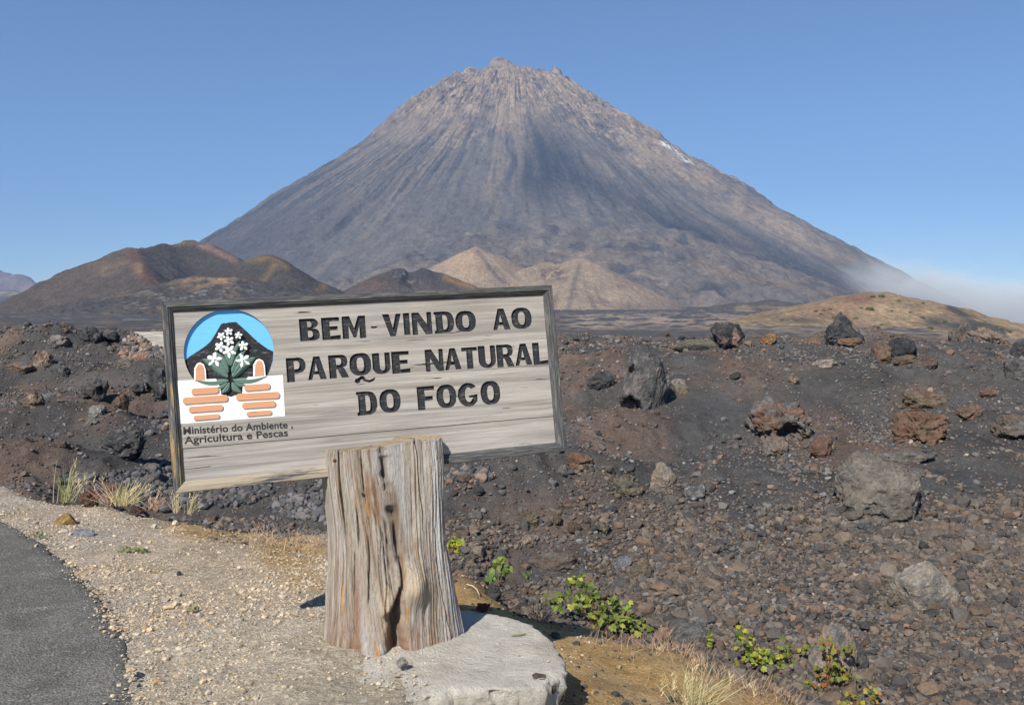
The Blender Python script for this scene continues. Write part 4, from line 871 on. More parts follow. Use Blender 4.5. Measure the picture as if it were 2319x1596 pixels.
# the dense stony slope at the lower right
m_ = 74000; u5 = RNG.uniform(930, 2700, m_); d5 = np.sqrt(RNG.uniform(8.2 ** 2, 16.6 ** 2, m_)); x5 = (u5 - CX) / F * d5; z5 = terr(x5, d5); pu5, pv5 = proj(x5, d5, z5)
w5 = np.maximum(sstep(1110, 1190, pv5 - 60 * fbm(x5 / 2, d5 / 2, oct=3, seed=227)) * sstep(1330, 1560, pu5 + 0.5 * (pv5 - 1200)), 0.9 * np.exp(-(((pu5 - 1085) / 100) ** 2 + ((pv5 - 1245) / 70) ** 2) ** 2)); w5 *= 0.45 + 0.55 * sstep(-0.35, 0.05, fbm(x5 / 1.9, d5 / 1.9, oct=4, seed=230)); w5 = np.maximum(w5, 0.5 * sstep(0.05, 0.3, fbm(x5 / 1.4, d5 / 1.4, oct=3, seed=228)))
for a_, b_, ru, rv in ((2090, 1572, 150, 36), (1160, 1275, 26, 90), (1690, 1075, 130, 24), (2190, 1080, 110, 24)): w5 *= 1 - 0.95 * np.exp(-(((pu5 - a_) / ru) ** 2 + ((pv5 - b_) / rv) ** 2))
k5 = (RNG.uniform(size=m_) < w5) & (d5 - np.interp(u5, EDGE_U, EDGE_D) > 0.8); n5 = k5.sum()
xx = np.concatenate([xx, x5[k5]]); yy_ = np.concatenate([yy_, d5[k5]]); zz = np.concatenate([zz, z5[k5]]); s5 = np.clip(0.0265 * np.exp(RNG.normal(0, 0.42, n5)), 0.012, 0.085); bg5 = RNG.uniform(size=n5) < 0.035; s5[bg5] = np.minimum(s5[bg5] * RNG.uniform(1.8, 3.2, bg5.sum()), 0.13); size = np.concatenate([size, s5])
c5 = np.array([(0.145, 0.13, 0.115), (0.12, 0.112, 0.105), (0.165, 0.135, 0.108), (0.10, 0.095, 0.092), (0.15, 0.115, 0.09), (0.19, 0.165, 0.14), (0.075, 0.075, 0.077)])[RNG.integers(0, 7, n5)] * RNG.uniform(0.75, 1.25, (n5, 1)) * np.array([0.88, 0.83, 0.785]); cols = np.concatenate([cols, c5]); near = np.concatenate([near, np.ones(n5, bool)])
P3 = np.stack([xx, yy_, zz], 1)
tag(link('rubble', scatter_mesh('rubble', P3[near], size[near], cols[near], TPL1)), 'loose grey and brown lava rubble covering the near slope', 'rubble', kind='stuff')
tag(link('rubble', scatter_mesh('rubble_far', P3[~near], size[~near], cols[~near], TPL0)), 'small lava rubble strewn over the upper slope to the crest', 'rubble', kind='stuff')

TPL3 = []
for i in range(10):
    TPL3.append(rock_shape(900 + i, 4, 10, 0.34, [(0.3, -0.8, -0.5, 0.5, 0.4)] if i % 2 else (), 0.25, (0.5, 0.85)))
NC = 30000
uu = RNG.uniform(-400, 2800, NC); dd = np.exp(RNG.uniform(math.log(9.5), math.log(50), NC)); xx = (uu - CX) / F * dd; yy_ = dd
rel = yy_ - np.interp(np.clip(uu, -2200, 4600), EDGE_U, EDGE_D); zz = terr(xx, yy_); pu, pv = proj(xx, yy_, zz)
dn = 0.16 * sstep(0.05, 0.45, fbm(xx / 4.2, yy_ / 3.2, oct=3, seed=9)) * sstep(-0.1, 0.3, fbm(xx / 1.1, yy_ / 1.1, oct=3, seed=225)) + 0.006
dn += 0.22 * sstep(31, 38, yy_) * sstep(-0.2, 0.2, fbm(xx / 2.8, yy_ / 2.8, oct=3, seed=229)) * (1 - sstep(47, 50, yy_))
dn += 0.06 * sstep(26, 34, yy_) * sstep(0.0, 0.3, fbm(xx / 2.2, yy_ / 2.2, oct=3, seed=226))
for a_, b_, ru, rv in ((1620, 935, 140, 60), (1850, 880, 90, 50), (2180, 1078, 110, 24), (1690, 1070, 120, 24), (2090, 1572, 140, 36), (1160, 1265, 28, 90)): dn *= 1 - 0.95 * np.exp(-(((pu - a_) / ru) ** 2 + ((pv - b_) / rv) ** 2))
keep = (RNG.uniform(size=NC) < dn) & (rel > 1.5); xx, yy_, zz = xx[keep], yy_[keep], zz[keep]; n = len(xx)
size = np.clip(0.065 * np.exp(RNG.normal(0, 0.6, n)) * (1 + 0.7 * sstep(30, 36, yy_)), 0.03, 0.0095 * yy_)
tag(link('clinker', scatter_mesh('clinker', np.stack([xx, yy_, zz], 1), size, pick(n, [3, 5, 4, 2, 4, 4, 1.2, 0.5, 0]), TPL3, (0.6, 1.0), M_ROCK, 0.45, True)), 'jagged crusts of clinker heaped over the lava field', 'clinker', kind='stuff')
print('clinker', n)

# gravel of the road side, grit of the bank
NC = 130000
dd = np.exp(RNG.uniform(math.log(3.2), math.log(9.8), NC)); uu = RNG.uniform(-500, 1350, NC); xx = (uu - CX) / F * dd
rel = dd - np.interp(np.clip(uu, -2200, 4600), EDGE_U, EDGE_D); pxr = np.hypot(xx - PC[0], dd - PC[1]); pa = np.mod(np.arctan2(dd - PC[1], xx - PC[0]), 2 * math.pi)
onpad = pxr < np.interp(pa, A_, Rb) * 0.99
dn = 0.32 + 0.75 * sstep(-0.15, 0.35, fbm(xx / 0.7, dd / 0.7, oct=3, seed=231))
dn *= 1 - 0.97 * sstep(880, 1000, uu) * onpad; dn *= 1 - 0.9 * sstep(980, 1040, uu) * (~onpad); dn *= np.where(onpad, 0.75, 1)
dust_ = np.clip(np.exp(-(((xx + 1.25) / 0.7) ** 2 + ((dd - 4.25) / 0.9) ** 2) ** 2) + np.exp(-(((xx + 0.75) / 0.6) ** 2 + ((dd - 3.6) / 0.6) ** 2) ** 2), 0, 1); dn *= 1 - 0.72 * dust_
dn *= 1 - 0.65 * np.exp(-(((uu - 650) / 170) ** 2 + ((dd - 7.4) / 0.9) ** 2) ** 2)
keep = (RNG.uniform(size=NC) < dn) & (rel < 0.1) & ~on_road(xx + np.abs(RNG.normal(0, 0.06, NC)), dd)
xx, dd, uu, onp = xx[keep], dd[keep], uu[keep], onpad[keep]; n = len(xx)
zz = np.where(onp, np.maximum(0.02, terr(xx, dd)), terr(xx, dd)) + np.where(on_road(xx, dd), 0.034, 0); size = 0.0046 * np.exp(RNG.normal(0, 0.5, n)); big = RNG.uniform(size=n) < 0.03; size[big] *= RNG.uniform(1.6, 2.8, big.sum()); size = np.where(onp, size * 0.85, size)
gp = np.array([(0.44, 0.385, 0.31), (0.40, 0.355, 0.295), (0.36, 0.335, 0.30), (0.30, 0.285, 0.265), (0.40, 0.32, 0.23), (0.30, 0.22, 0.13), (0.19, 0.16, 0.135)])
cols = np.array([1.30, 1.20, 1.05]) * gp[RNG.choice(7, n, p=[.28, .26, .17, .11, .09, .05, .04])] * RNG.uniform(0.85, 1.15, (n, 1))
tag(link('gravel', scatter_mesh('gravel', np.stack([xx, dd, zz], 1), size, cols, TPL0, (0.35, 0.7))), 'pale crushed gravel between the asphalt and the bank', 'gravel', kind='stuff')
NC = 26000
dd = np.exp(RNG.uniform(math.log(3.4), math.log(9.0), NC)); uu = RNG.uniform(430, 2200, NC); xx = (uu - CX) / F * dd; rel = dd - np.interp(uu, EDGE_U, EDGE_D)
pxr = np.hypot(xx - PC[0], dd - PC[1]); pa = np.mod(np.arctan2(dd - PC[1], xx - PC[0]), 2 * math.pi)
dn = 0.08 + 0.4 * sstep(0.0, 0.5, fbm(xx / 0.5, dd / 0.5, oct=3, seed=241)) + 0.4 * sstep(-0.9, -0.1, rel)
keep = (RNG.uniform(size=NC) < dn) & (rel < 0.5) & ((uu > 985) | (rel > -2.2)) & (pxr > np.interp(pa, A_, Rb) * 1.02) & (terr(xx, dd) < -0.03)
xx, dd = xx[keep], dd[keep]; n = len(xx); size = 0.0065 * np.exp(RNG.normal(0, 0.55, n)); big = RNG.uniform(size=n) < 0.04; size[big] *= 2.4
bp = np.array([CHAR, DGREY, (0.30, 0.20, 0.09), (0.24, 0.16, 0.085), (0.36, 0.30, 0.2), BRN])
tag(link('grit', scatter_mesh('grit', np.stack([xx, dd, terr(xx, dd)], 1), size, bp[RNG.choice(6, n, p=[.2, .2, .25, .15, .06, .14])], TPL0, (0.5, 0.9))), 'dark grit and crumbs of ochre soil on the bank', 'grit', kind='stuff')

# ------------------------------------------------------------------ banks of stacked cobbles, the stone shelter
def cobbles(name, label, cat, poly, n, dfn, size, cols, seed, parent=None, group=None):
    """rounded stones filling an outline, each at its own depth; one mesh"""
    g = np.random.default_rng(seed); poly = np.array(poly, float); lo, hi = poly.min(0), poly.max(0)
    q = []; sz = []
    while len(q) < n and len(sz) < n * 60:
        sz.append(0); u_, v_ = g.uniform(lo, hi)
        if poly_sd(np.array([u_]), np.array([v_]), poly)[0] > 0: q.append((u_, v_))
    q = np.array(q); d = dfn(q[:, 0], q[:, 1]); pts = np.array([P(a, b, c) for (a, b), c in zip(q, d)])
    pal = np.array(cols); cc = pal[g.integers(0, len(pal), len(q))] * g.uniform(0.9, 1.7, (len(q), 1)); s = size * np.exp(g.normal(0, 0.28, len(q)))
    return pts, s, cc
TPL2 = [rock_shape(700 + i, 3, 8, 0.22, (), 0.2, (0.6, 0.9)) for i in range(8)]
HITD = lambda u, v: np.array([hit(a, b, 9.6)[1] - 0.03 for a, b in zip(u, v)])
def cobble_thing(name, label, cat, *a, **k):
    pts, s, cc = cobbles(name, label, cat, *a, **k); org = pts.mean(0)
    o = link(name, scatter_mesh(name, pts - org, s, cc, TPL2, (0.75, 1.0), M_RUBBLE, 0.5, True), None, org); return tag(o, label, cat)
cobble_thing('stone_bank', 'low bank of stacked rounded black lava stones behind the grass tufts left of the post', 'stone bank', [(150,1085),(200,1072),(330,1060),(400,1040),(480,1060),(600,1085),(625,1120),(560,1140),(430,1152),(330,1150),(200,1130)], 850,
             HITD, 0.052, [CHAR, DGREY, BLACK, (0.09, 0.08, 0.075)], 801)
cobble_thing('stone_heap', 'heap of rounded dark grey stones just left of the post below the sign', 'stone heap', [(600,1150),(645,1122),(690,1100),(735,1092),(790,1110),(800,1160),(745,1192),(705,1172),(660,1176),(630,1160)], 260,
             HITD, 0.052, [DGREY, CHAR, (0.11, 0.10, 0.10)], 802)
cobble_thing('stone_bank', 'short row of dark stones right of the post under the sign', 'stone bank', [(1003,1064),(1060,1055),(1110,1062),(1115,1082),(1060,1088),(1005,1092)], 120,
             HITD, 0.055, [DGREY, BRN, CHAR], 803)
SD = 31.0
hut = empty('stone_shelter', P(335, 815, SD)); tag(hut, 'low dry stone shelter with a grey plank roof beside the left rail of the sign', 'stone shelter')
pts, s, cc = cobbles('', '', '', [(272,800),(283,772),(305,752),(322,765),(345,780),(372,792),(430,800),(430,845),(372,835),(340,820),(280,815)], 420, lambda u, v: SD - 0.2 + (815 - v) / 60 * 0.9, 0.075, [BRN, (0.12, 0.09, 0.072), RUST, DGREY, TAN, CHAR], 804)
link('wall', scatter_mesh('wall', pts - np.array(hut.location), s, cc, TPL2, (0.7, 1.0), M_RUBBLE, 0.5, True), hut)
g0 = [P(303, 751, SD + 1.2), P(470, 751, SD + 1.2), P(470, 800, SD + 0.25), P(395, 800, SD + 0.25), P(345, 781, SD + 0.6)]
bm = bmesh.new(); L = Vector(hut.location); vs = [bm.verts.new(Vector(p) - L) for p in g0]; fc = bm.faces.new(vs)
ex_ = bmesh.ops.extrude_face_region(bm, geom=[fc]); bmesh.ops.translate(bm, vec=(0, 0.12, -0.12), verts=[q for q in ex_['geom'] if isinstance(q, bmesh.types.BMVert)]); bmesh.ops.recalc_face_normals(bm, faces=bm.faces)
me = bpy.data.meshes.new('roof'); bm.to_mesh(me); bm.free(); me.materials.append(M_ROOF); link('roof', me, hut)

# ------------------------------------------------------------------ the sign: pose of the board plane
C3 = np.array([[1, 0, 0], [0, sp_, cp], [0, cp, -sp_]]).T          # camera (right, up, forward) to world, as columns
C3 = np.stack([np.array([1, 0, 0]), np.array([0, sp_, cp]), np.array([0, cp, -sp_])], 1)
exc = np.array([0.939, 0.064, 0.337]); exc /= np.linalg.norm(exc); eyc = np.array([-0.091, 0.995, 0.046]); eyc -= exc * (exc @ eyc); eyc /= np.linalg.norm(eyc)
BH = 0.905; BW = 2.0; tc_ = np.array([-1.835, 0.265, 4.80]) * BH
EX = C3 @ exc; EY = C3 @ eyc; EZ = np.cross(EX, EY); ORG = C3 @ tc_ + np.array([0, 0, EYE])
def b2(u, v, z=-0.022):
    """photo point (2319 wide) to board coordinates on the plane z"""
    a, b, c = ray(u, v); dv = np.array([a, b, c]); o = np.array([0, 0, EYE]); p0 = ORG + EZ * z
    k = ((p0 - o) @ EZ) / (dv @ EZ); q = o + dv * k - ORG; return float(q @ EX), float(q @ EY)
S_ = 1 / 1.7733; S2 = 2319 / 4096
def fa(x, y): return b2((600 + x * S_) * S2, (1100 + y * S_) * S2)
def fb(x, y): return b2((1400 + x * S_) * S2, (1100 + y * S_) * S2)
BM = Matrix(((EX[0], EY[0], EZ[0], ORG[0]), (EX[1], EY[1], EZ[1], ORG[1]), (EX[2], EY[2], EZ[2], ORG[2]), (0, 0, 0, 1)))

# post frame
bxh = np.array([EX[0], EX[1], 0]); bxh /= np.linalg.norm(bxh); byh = np.array([-bxh[1], bxh[0], 0])
cen_top = b2(868, 1015); ct = ORG + EX * cen_top[0] + EY * cen_top[1] - EZ * 0.022
px_, py_ = px_ground(883, 1468, 0.0)
root_loc = np.array([px_, py_ + 0.10, 0.0])
sign = empty('welcome_sign', root_loc); tag(sign, 'tilted grey wooden board with carved black letters and painted emblem on a thick tree trunk', 'sign')
RINV = Matrix.Translation(-Vector(root_loc))
def bpart(name, me, parent=None):
    o = bpy.data.objects.new(name, me); COL.objects.link(o)
    if parent is None: o.parent = sign; o.matrix_local = RINV @ BM
    else: o.parent = parent
    return o

# ---- outlines
def sup(cx, cy, rx, ry, n=40, p=2.5, rev=False):
    t = np.linspace(0, 2 * math.pi, n, endpoint=False); c, s = np.cos(t), np.sin(t)
    q = [(cx + rx * math.copysign(abs(a) ** (2 / p), a), cy + ry * math.copysign(abs(b) ** (2 / p), b)) for a, b in zip(c, s)]
    return q[::-1] if rev else q
def halfr(x0, x1, y0, y1, n=12, p=2.4):
    cy = (y0 + y1) / 2; ry = (y1 - y0) / 2; t = np.linspace(-math.pi / 2, math.pi / 2, n)
    return [(x0 + (x1 - x0) * abs(math.cos(a)) ** (2 / p), cy + ry * math.copysign(abs(math.sin(a)) ** (2 / p), math.sin(a))) for a in t]
def glyph(ch):
    """contours of a carved capital in the unit square"""
    if ch == 'I': return [[(0, 0), (1, 0), (1, 1), (0, 1)]]
    if ch == '-': return [[(0, .2), (.55, .0), (1, .5), (1, .9), (.45, .75), (0, 1.0)]]
    if ch == 'O': return [sup(.5, .5, .5, .5), sup(.5, .5, .165, .305, rev=True)]
    if ch == 'Q': return [sup(.5, .5, .5, .5), sup(.5, .5, .165, .305, rev=True)]
    if ch == 'D': return [[(-.02, 0)] + [(.5, 0)] + halfr(.5, 1, 0, 1, 18) + [(.5, 1), (-.02, 1), (-.02, .88), (.06, .85), (.06, .15), (-.02, .12)], [(.42, .17), (.42, .83)] + halfr(.50, .66, .17, .83, 14)[::-1]]
    if ch == 'B': return [[(0, 0), (.5, 0)] + halfr(.6, 1, 0, .55, 12) + halfr(.55, .94, .55, 1, 12) + [(.4, 1), (0, 1)], [(.40, .16), (.40, .43)] + halfr(.5, .66, .15, .44, 8)[::-1], [(.40, .62), (.40, .85)] + halfr(.48, .62, .61, .86, 8)[::-1]]
    if ch == 'P': return [[(0, 0), (.40, 0), (.40, .36), (.5, .36)] + halfr(.55, 1, .36, 1, 14) + [(.5, 1), (0, 1)], [(.40, .52), (.40, .86)] + halfr(.52, .68, .52, .86, 8)[::-1]]
    if ch == 'R': return [[(0, 0), (.37, 0), (.37, .38), (.44, .38), (.63, 0), (1.02, 0), (.80, .40)] + halfr(.58, .98, .44, 1, 12)[1:] + [(.5, 1), (0, 1)], [(.38, .57), (.38, .86)] + halfr(.52, .66, .56, .86, 8)[::-1]]
    if ch == 'E': return [[(0, 0), (.97, 0), (.97, .2), (.43, .17), (.43, .42), (.85, .42), (.85, .60), (.43, .60), (.43, .83), (.95, .82), (.95, 1), (0, 1)]]
    if ch == 'F': return [[(0, 0), (.40, 0), (.40, .39), (.84, .39), (.84, .57), (.41, .57), (.41, .82), (.96, .83), (.96, 1), (0, 1)]]
    if ch == 'L': return [[(0, 0), (1, 0), (1, .19), (.41, .16), (.41, 1), (0, 1)]]
    if ch == 'T': return [[(.30, 0), (.70, 0), (.70, .83), (1, .82), (1, 1), (0, 1), (0, .82), (.30, .83)]]
    if ch == 'M': return [[(0, 0), (.26, 0), (.26, .56), (.45, .04), (.57, .04), (.73, .56), (.73, 0), (1, 0), (1, 1), (.70, 1), (.51, .46), (.32, 1), (0, 1)]]
    if ch == 'N': return [[(0, 0), (.26, 0), (.26, .60), (.66, 0), (1, 0), (1, 1), (.76, 1), (.76, .42), (.36, 1), (0, 1)]]
    if ch == 'V': return [[(.36, 0), (.66, 0), (1, 1), (.72, 1), (.52, .36), (.36, 1), (0, 1)]]
    if ch == 'A': return [[(0, 0), (.22, 0), (.31, .22), (.58, .22), (.66, 0), (1, 0), (.68, 1), (.34, 1)], [(.37, .36), (.46, .70), (.55, .36)]]
    if ch == 'U': return [[(0, 1), (0, .34)] + [(.5 - .5 * math.cos(t), .34 - .34 * math.sin(t)) for t in np.linspace(0, math.pi, 18)[1:]] + [(1, 1), (.70, 1), (.70, .34)] + [(.55 + .15 * math.cos(t), .34 - .17 * math.sin(t)) for t in np.linspace(0, math.pi, 10)[1:]] + [(.40, 1)]]
    if ch == 'G':
        o_ = [(.5 + .5 * math.cos(t), .5 + .5 * math.sin(t)) for t in np.linspace(R(38), R(325), 30)]
        i_ = [(.52 + .18 * math.cos(t), .5 + .31 * math.sin(t)) for t in np.linspace(R(318), R(50), 22)]
        return [o_ + [(.93, .50), (.52, .46), (.52, .38), (.72, .38)] + i_]
LINES = [
 ('BEM-VINDO AO', [('B', fa, 1055,312,1208,462), ('E', fa, 1212,304,1358,455), ('M', fa, 1358,295,1535,445), ('-', fb, 150,362,195,377), ('V', fb, 226,280,372,430), ('I', fb, 374,271,430,423), ('N', fb, 434,268,586,417), ('D', fb, 594,262,745,408), ('O', fb, 742,258,898,398), ('A', fb, 1004,241,1140,384), ('O', fb, 1138,235,1294,377)]),
 ('PARQUE NATURAL', [('P', fa, 962,590,1112,752), ('A', fa, 1110,582,1255,735), ('R', fa, 1262,570,1412,725), ('Q', fb, -10,558,158,706), ('U', fb, 152,556,292,698), ('E', fb, 290,545,434,690), ('N', fb, 528,530,668,678), ('A', fb, 664,522,802,666), ('T', fb, 778,516,912,660), ('U', fb, 903,505,1040,655), ('R', fb, 1033,496,1170,646), ('A', fb, 1158,490,1296,634), ('L', fb, 1290,481,1414,630)]),
 ('DO FOGO', [('D', fb, 44,830,200,985), ('O', fb, 203,815,365,968), ('F', fb, 472,793,618,948), ('O', fb, 602,782,760,935), ('G', fb, 758,770,920,926), ('O', fb, 920,757,1072,912)])]
rj = random.Random(5)
LINE_CONT = []; LINE_WORDS = []
for _, L_ in LINES:
    bx = []
    for ch, fn, x0, y0, x1, y1 in L_:
        p0 = fn(x0, y0); p1 = fn(x1, y1); bx.append([ch, p0[0], p1[0], p1[1], p0[1]])
    for q, r_ in zip(bx[:-1], bx[1:]):
        if r_[1] < q[2] + 0.006 and q[0] != '-' and r_[0] != '-':
            m_ = (r_[1] + q[2]) / 2; q[2] = m_ - 0.003; r_[1] = m_ + 0.003
    cont = []; words = [[]]; last = 0
    for ch, x0, x1, y0, y1 in bx:
        if cont and x0 - last > 0.045: words.append([])
        last = x1; nw = len(cont)
        for k_, cn in enumerate(glyph(ch)):
            cont.append([(x0 + (x1 - x0) * (a + rj.uniform(-.008, .008)), y0 + (y1 - y0) * (b + rj.uniform(-.006, .006))) for a, b in cn])
        if ch == 'Q':
            t0 = [fb(*q) for q in [(78, 714), (98, 716), (112, 738), (138, 744), (165, 732), (182, 722), (172, 746), (140, 762), (105, 756), (84, 740), (72, 748), (72, 762), (50, 770), (32, 756), (38, 738), (56, 732)]]; cont.append(t0)
        words[-1] += cont[nw:]
    LINE_CONT.append(cont); LINE_WORDS.append(words)

def curve_mesh(name, contours, z0, z1, mats, bevel=0.0):
    cu = bpy.data.curves.new(name, 'CURVE'); cu.dimensions = '2D'; cu.fill_mode = 'BOTH'; cu.extrude = (z1 - z0) / 2 - bevel
    if bevel: cu.bevel_depth = bevel; cu.bevel_resolution = 1; cu.offset = -bevel
    for c in contours:
        s = cu.splines.new('POLY'); s.points.add(len(c) - 1)
        for p, (a, b) in zip(s.points, c): p.co = (a, b, 0, 1)
        s.use_cyclic_u = True
    ob = bpy.data.objects.new(name, cu); COL.objects.link(ob)
    me = bpy.data.meshes.new_from_object(ob.evaluated_get(bpy.context.evaluated_depsgraph_get())); bpy.data.objects.remove(ob); bpy.data.curves.remove(cu)
    me.transform(Matrix.Translation((0, 0, (z0 + z1) / 2))); me.name = name
    me.materials.clear()
    for m in mats: me.materials.append(m)
    return me

# ---- emblem outlines
el, er = fa(240, 560), fa(878, 505); ec = ((el[0] + er[0]) / 2, (el[1] + er[1]) / 2 - 0.010); erad = math.hypot(er[0] - el[0], er[1] - el[1]) / 2
pTL, pTR, pBR, pBL = fa(195, 750), fa(942, 708), fa(957, 1000), fa(212, 1055)
def topline(x): return pTL[1] + (pTR[1] - pTL[1]) * (x - pTL[0]) / (pTR[0] - pTL[0])
circ = [(ec[0] + erad * math.cos(t), ec[1] + erad * math.sin(t)) for t in np.linspace(0, 2 * math.pi, 140, endpoint=False)]
st_ = [i for i, p in enumerate(circ) if p[1] > topline(p[0])]
i0 = next(i for i in range(140) if i in st_ and (i - 1) % 140 not in st_)
arc = [circ[(i0 + k_) % 140] for k_ in range(len(st_))]
n1, n2 = fa(472, 735), fa(690, 724)
hole = arc + [(arc[-1][0] + 0.002, topline(arc[-1][0]) + 0.001), (n1[0], topline(n1[0]))] + [fa(*q) for q in [(492, 800), (500, 848), (575, 868), (660, 842), (664, 790)]] + [(n2[0], topline(n2[0])), (arc[0][0] - 0.002, topline(arc[0][0]) + 0.001)]

# ---- planks
FWD = 0.050
seamL, seamR = fa(202, 1235), fb(1465, 998)
def seam(x): return seamL[1] + (seamR[1] - seamL[1]) * (x - seamL[0]) / (seamR[0] - seamL[0])
xa, xb = 0.012, BW - 0.012
rng_s = np.linspace(xa, xb, 60); sm = [(x_, seam(x_) + 0.0014 * float(vn(x_ * 9, 0 * x_, seed=9))) for x_ in rng_s]
up = [(xa, -0.012), (xb, -0.012)] + [(x_, y_ + 0.0018) for x_, y_ in sm[::-1]]
dn_ = [(x_, y_ - 0.0018) for x_, y_ in sm] + [(xb, -BH + 0.012), (xa, -BH + 0.012)]
PT = -0.022; PF = -0.033
me = curve_mesh('board_plank', [up, hole] + [c for L_ in LINE_CONT for c in L_], PF, PT, [M_BOARD1, M_INK])
for p in me.polygons:
    c_ = p.center
    if abs(p.normal.z) < 0.5 and xa + 0.01 < c_.x < xb - 0.01 and c_.y < -0.02 and c_.y > seam(c_.x) + 0.012 and c_.x > ec[0] + erad + 0.03: p.material_index = 1
bpart('board_plank', me)
bpart('board_plank', curve_mesh('lower_plank', [dn_], PF, PT - 0.0015, [M_BOARD2]))
bpart('backing_board', curve_mesh('backing_board', [[(xa, -0.012), (xb, -0.012), (xb, -BH + 0.012), (xa, -BH + 0.012)]], -0.060, -0.0375, [M_BOARD2]))
for (txt, _), words in zip(LINES, LINE_WORDS):
    for tw_, cont in zip(txt.split(' '), words):
        bpart('lettering', curve_mesh('lettering', cont, -0.0372, PF + 0.0006, [M_INK]))['label'] = 'carved black letters reading ' + tw_
def small_text(txt, p0, p1, hgt):
    cu = bpy.data.curves.new('lettering', 'FONT'); cu.body = txt; cu.size = 1.0; cu.extrude = 0.0; cu.offset = 0.024; cu.space_character = 1.03
    ob = bpy.data.objects.new('lettering', cu); COL.objects.link(ob)
    me = bpy.data.meshes.new_from_object(ob.evaluated_get(bpy.context.evaluated_depsgraph_get())); bpy.data.objects.remove(ob); bpy.data.curves.remove(cu)
    xs_ = [q.co.x for q in me.vertices]; sx = (p1[0] - p0[0]) / (max(xs_) - min(xs_)); sy = hgt / 0.70; sh = (p1[1] - p0[1]) / (p1[0] - p0[0])
    x0 = min(xs_)
    for q in me.vertices:
        X_ = (q.co.x - x0) * sx; q.co = (p0[0] + X_, p0[1] + q.co.y * sy + sh * X_, PT + 0.0008)
    me.materials.clear(); me.materials.append(M_INK); me.name = 'lettering'
    bpart('lettering', me)['label'] = 'small carved black letters reading ' + txt
small_text('Ministério do Ambiente ,', fa(238, 1129), fa(1014, 1082), 0.0345)
small_text('Agricultura e Pescas', fa(244, 1196), fa(980, 1140), 0.0345)

# ---- emblem
EF = -0.0365
emb = bpart('emblem', curve_mesh('emblem', [[(ec[0] + (erad + .004) * math.cos(t), ec[1] + (erad + .004) * math.sin(t)) for t in np.linspace(0, 2 * math.pi, 120, endpoint=False)]], -0.0372, EF, [M_SKYB]))
emb['label'] = 'round blue recess of the painted emblem'
mt = [fa(*q) for q in [(240,612),(275,580),(330,545),(385,508),(430,470),(468,410),(505,345),(522,338),(540,340),(560,333),(612,331),(690,400),(740,448),(790,490),(840,524),(875,540),(872,600),(835,718),(690,885),(470,885),(310,755),(262,680)]]
ebar = [q if math.hypot(q[0] - ec[0], q[1] - ec[1]) < erad + .003 or q[1] < topline(q[0]) else (ec[0] + (q[0] - ec[0]) * (erad + .002) / math.hypot(q[0] - ec[0], q[1] - ec[1]), ec[1] + (q[1] - ec[1]) * (erad + .002) / math.hypot(q[0] - ec[0], q[1] - ec[1])) for q in mt]
bpart('mountain', curve_mesh('mountain', [ebar], EF + 0.0003, EF + 0.0015, [M_BLACKP]), emb)
pan = [pTL, (n1[0] - 0.004, topline(n1[0]))] + [fa(*q) for q in [(480, 760), (497, 795), (505, 845), (575, 864), (655, 838), (658, 790), (672, 765)]] + [(n2[0] + 0.004, topline(n2[0])), pTR, pBR, pBL]
bpart('wall_panel', curve_mesh('wall_panel', [pan], PT + 0.0004, PT + 0.0016, [M_WHITE]), emb)
def capsule(x0, x1, yl, yr, h_, n=8, rr=0.42):
    r_ = h_ * rr; o = []
    for cx_, cy_, a0 in ((x1 - r_, -h_ / 2 + r_, -90), (x1 - r_, h_ / 2 - r_, 0), (x0 + r_, h_ / 2 - r_, 90), (x0 + r_, -h_ / 2 + r_, 180)):
        for t in np.linspace(R(a0), R(a0 + 90), n): o.append((cx_ + r_ * math.cos(t), -(cy_ + r_ * math.sin(t))))
    return [fa(x_, y_ + yl + (yr - yl) * (x_ - x0) / (x1 - x0)) for x_, y_ in o]
for q in [(293,487,828,815,46), (232,552,893,872,48), (275,517,955,938,44), (308,493,1014,1000,34), (668,852,802,788,44), (610,918,866,850,48), (653,890,927,912,44), (684,862,986,973,34)]:
    bpart('brick', curve_mesh('brick', [capsule(*q)], PT + 0.0016, PT + 0.0085, [M_BRICK], 0.0008), emb)
for (x0, x1, y0, y1) in ((312, 400, 620, 748), (732, 820, 594, 716)):
    w_ = x1 - x0
    out = [(x0, y1), (x0 + 2, y0 + 40), (x0 + w_ * .25, y0 + 6), (x0 + w_ * .5, y0), (x0 + w_ * .78, y0 + 12), (x1 - 6, y0 + 45), (x1, y1)]
    inn_ = [(x0 + 12, y1), (x0 + 13, y0 + 44), (x0 + w_ * .32, y0 + 16), (x0 + w_ * .5, y0 + 10), (x0 + w_ * .7, y0 + 20), (x1 - 17, y0 + 48), (x1 - 11, y1)]
    ma = curve_mesh('pillar', [[fa(*q) for q in out]], EF + 0.001, PT, [M_WHITE, M_BRICK]); mb = curve_mesh('pillar_face', [[fa(*q) for q in inn_]], EF + 0.001, PT + 0.002, [M_WHITE, M_BRICK])
    bm = bmesh.new(); bm.from_mesh(ma); nf = len(bm.faces); bm.from_mesh(mb); bm.faces.ensure_lookup_table()
    for f_ in bm.faces[nf:]: f_.material_index = 1
    bm.to_mesh(ma); bm.free(); bpart('pillar', ma, emb)
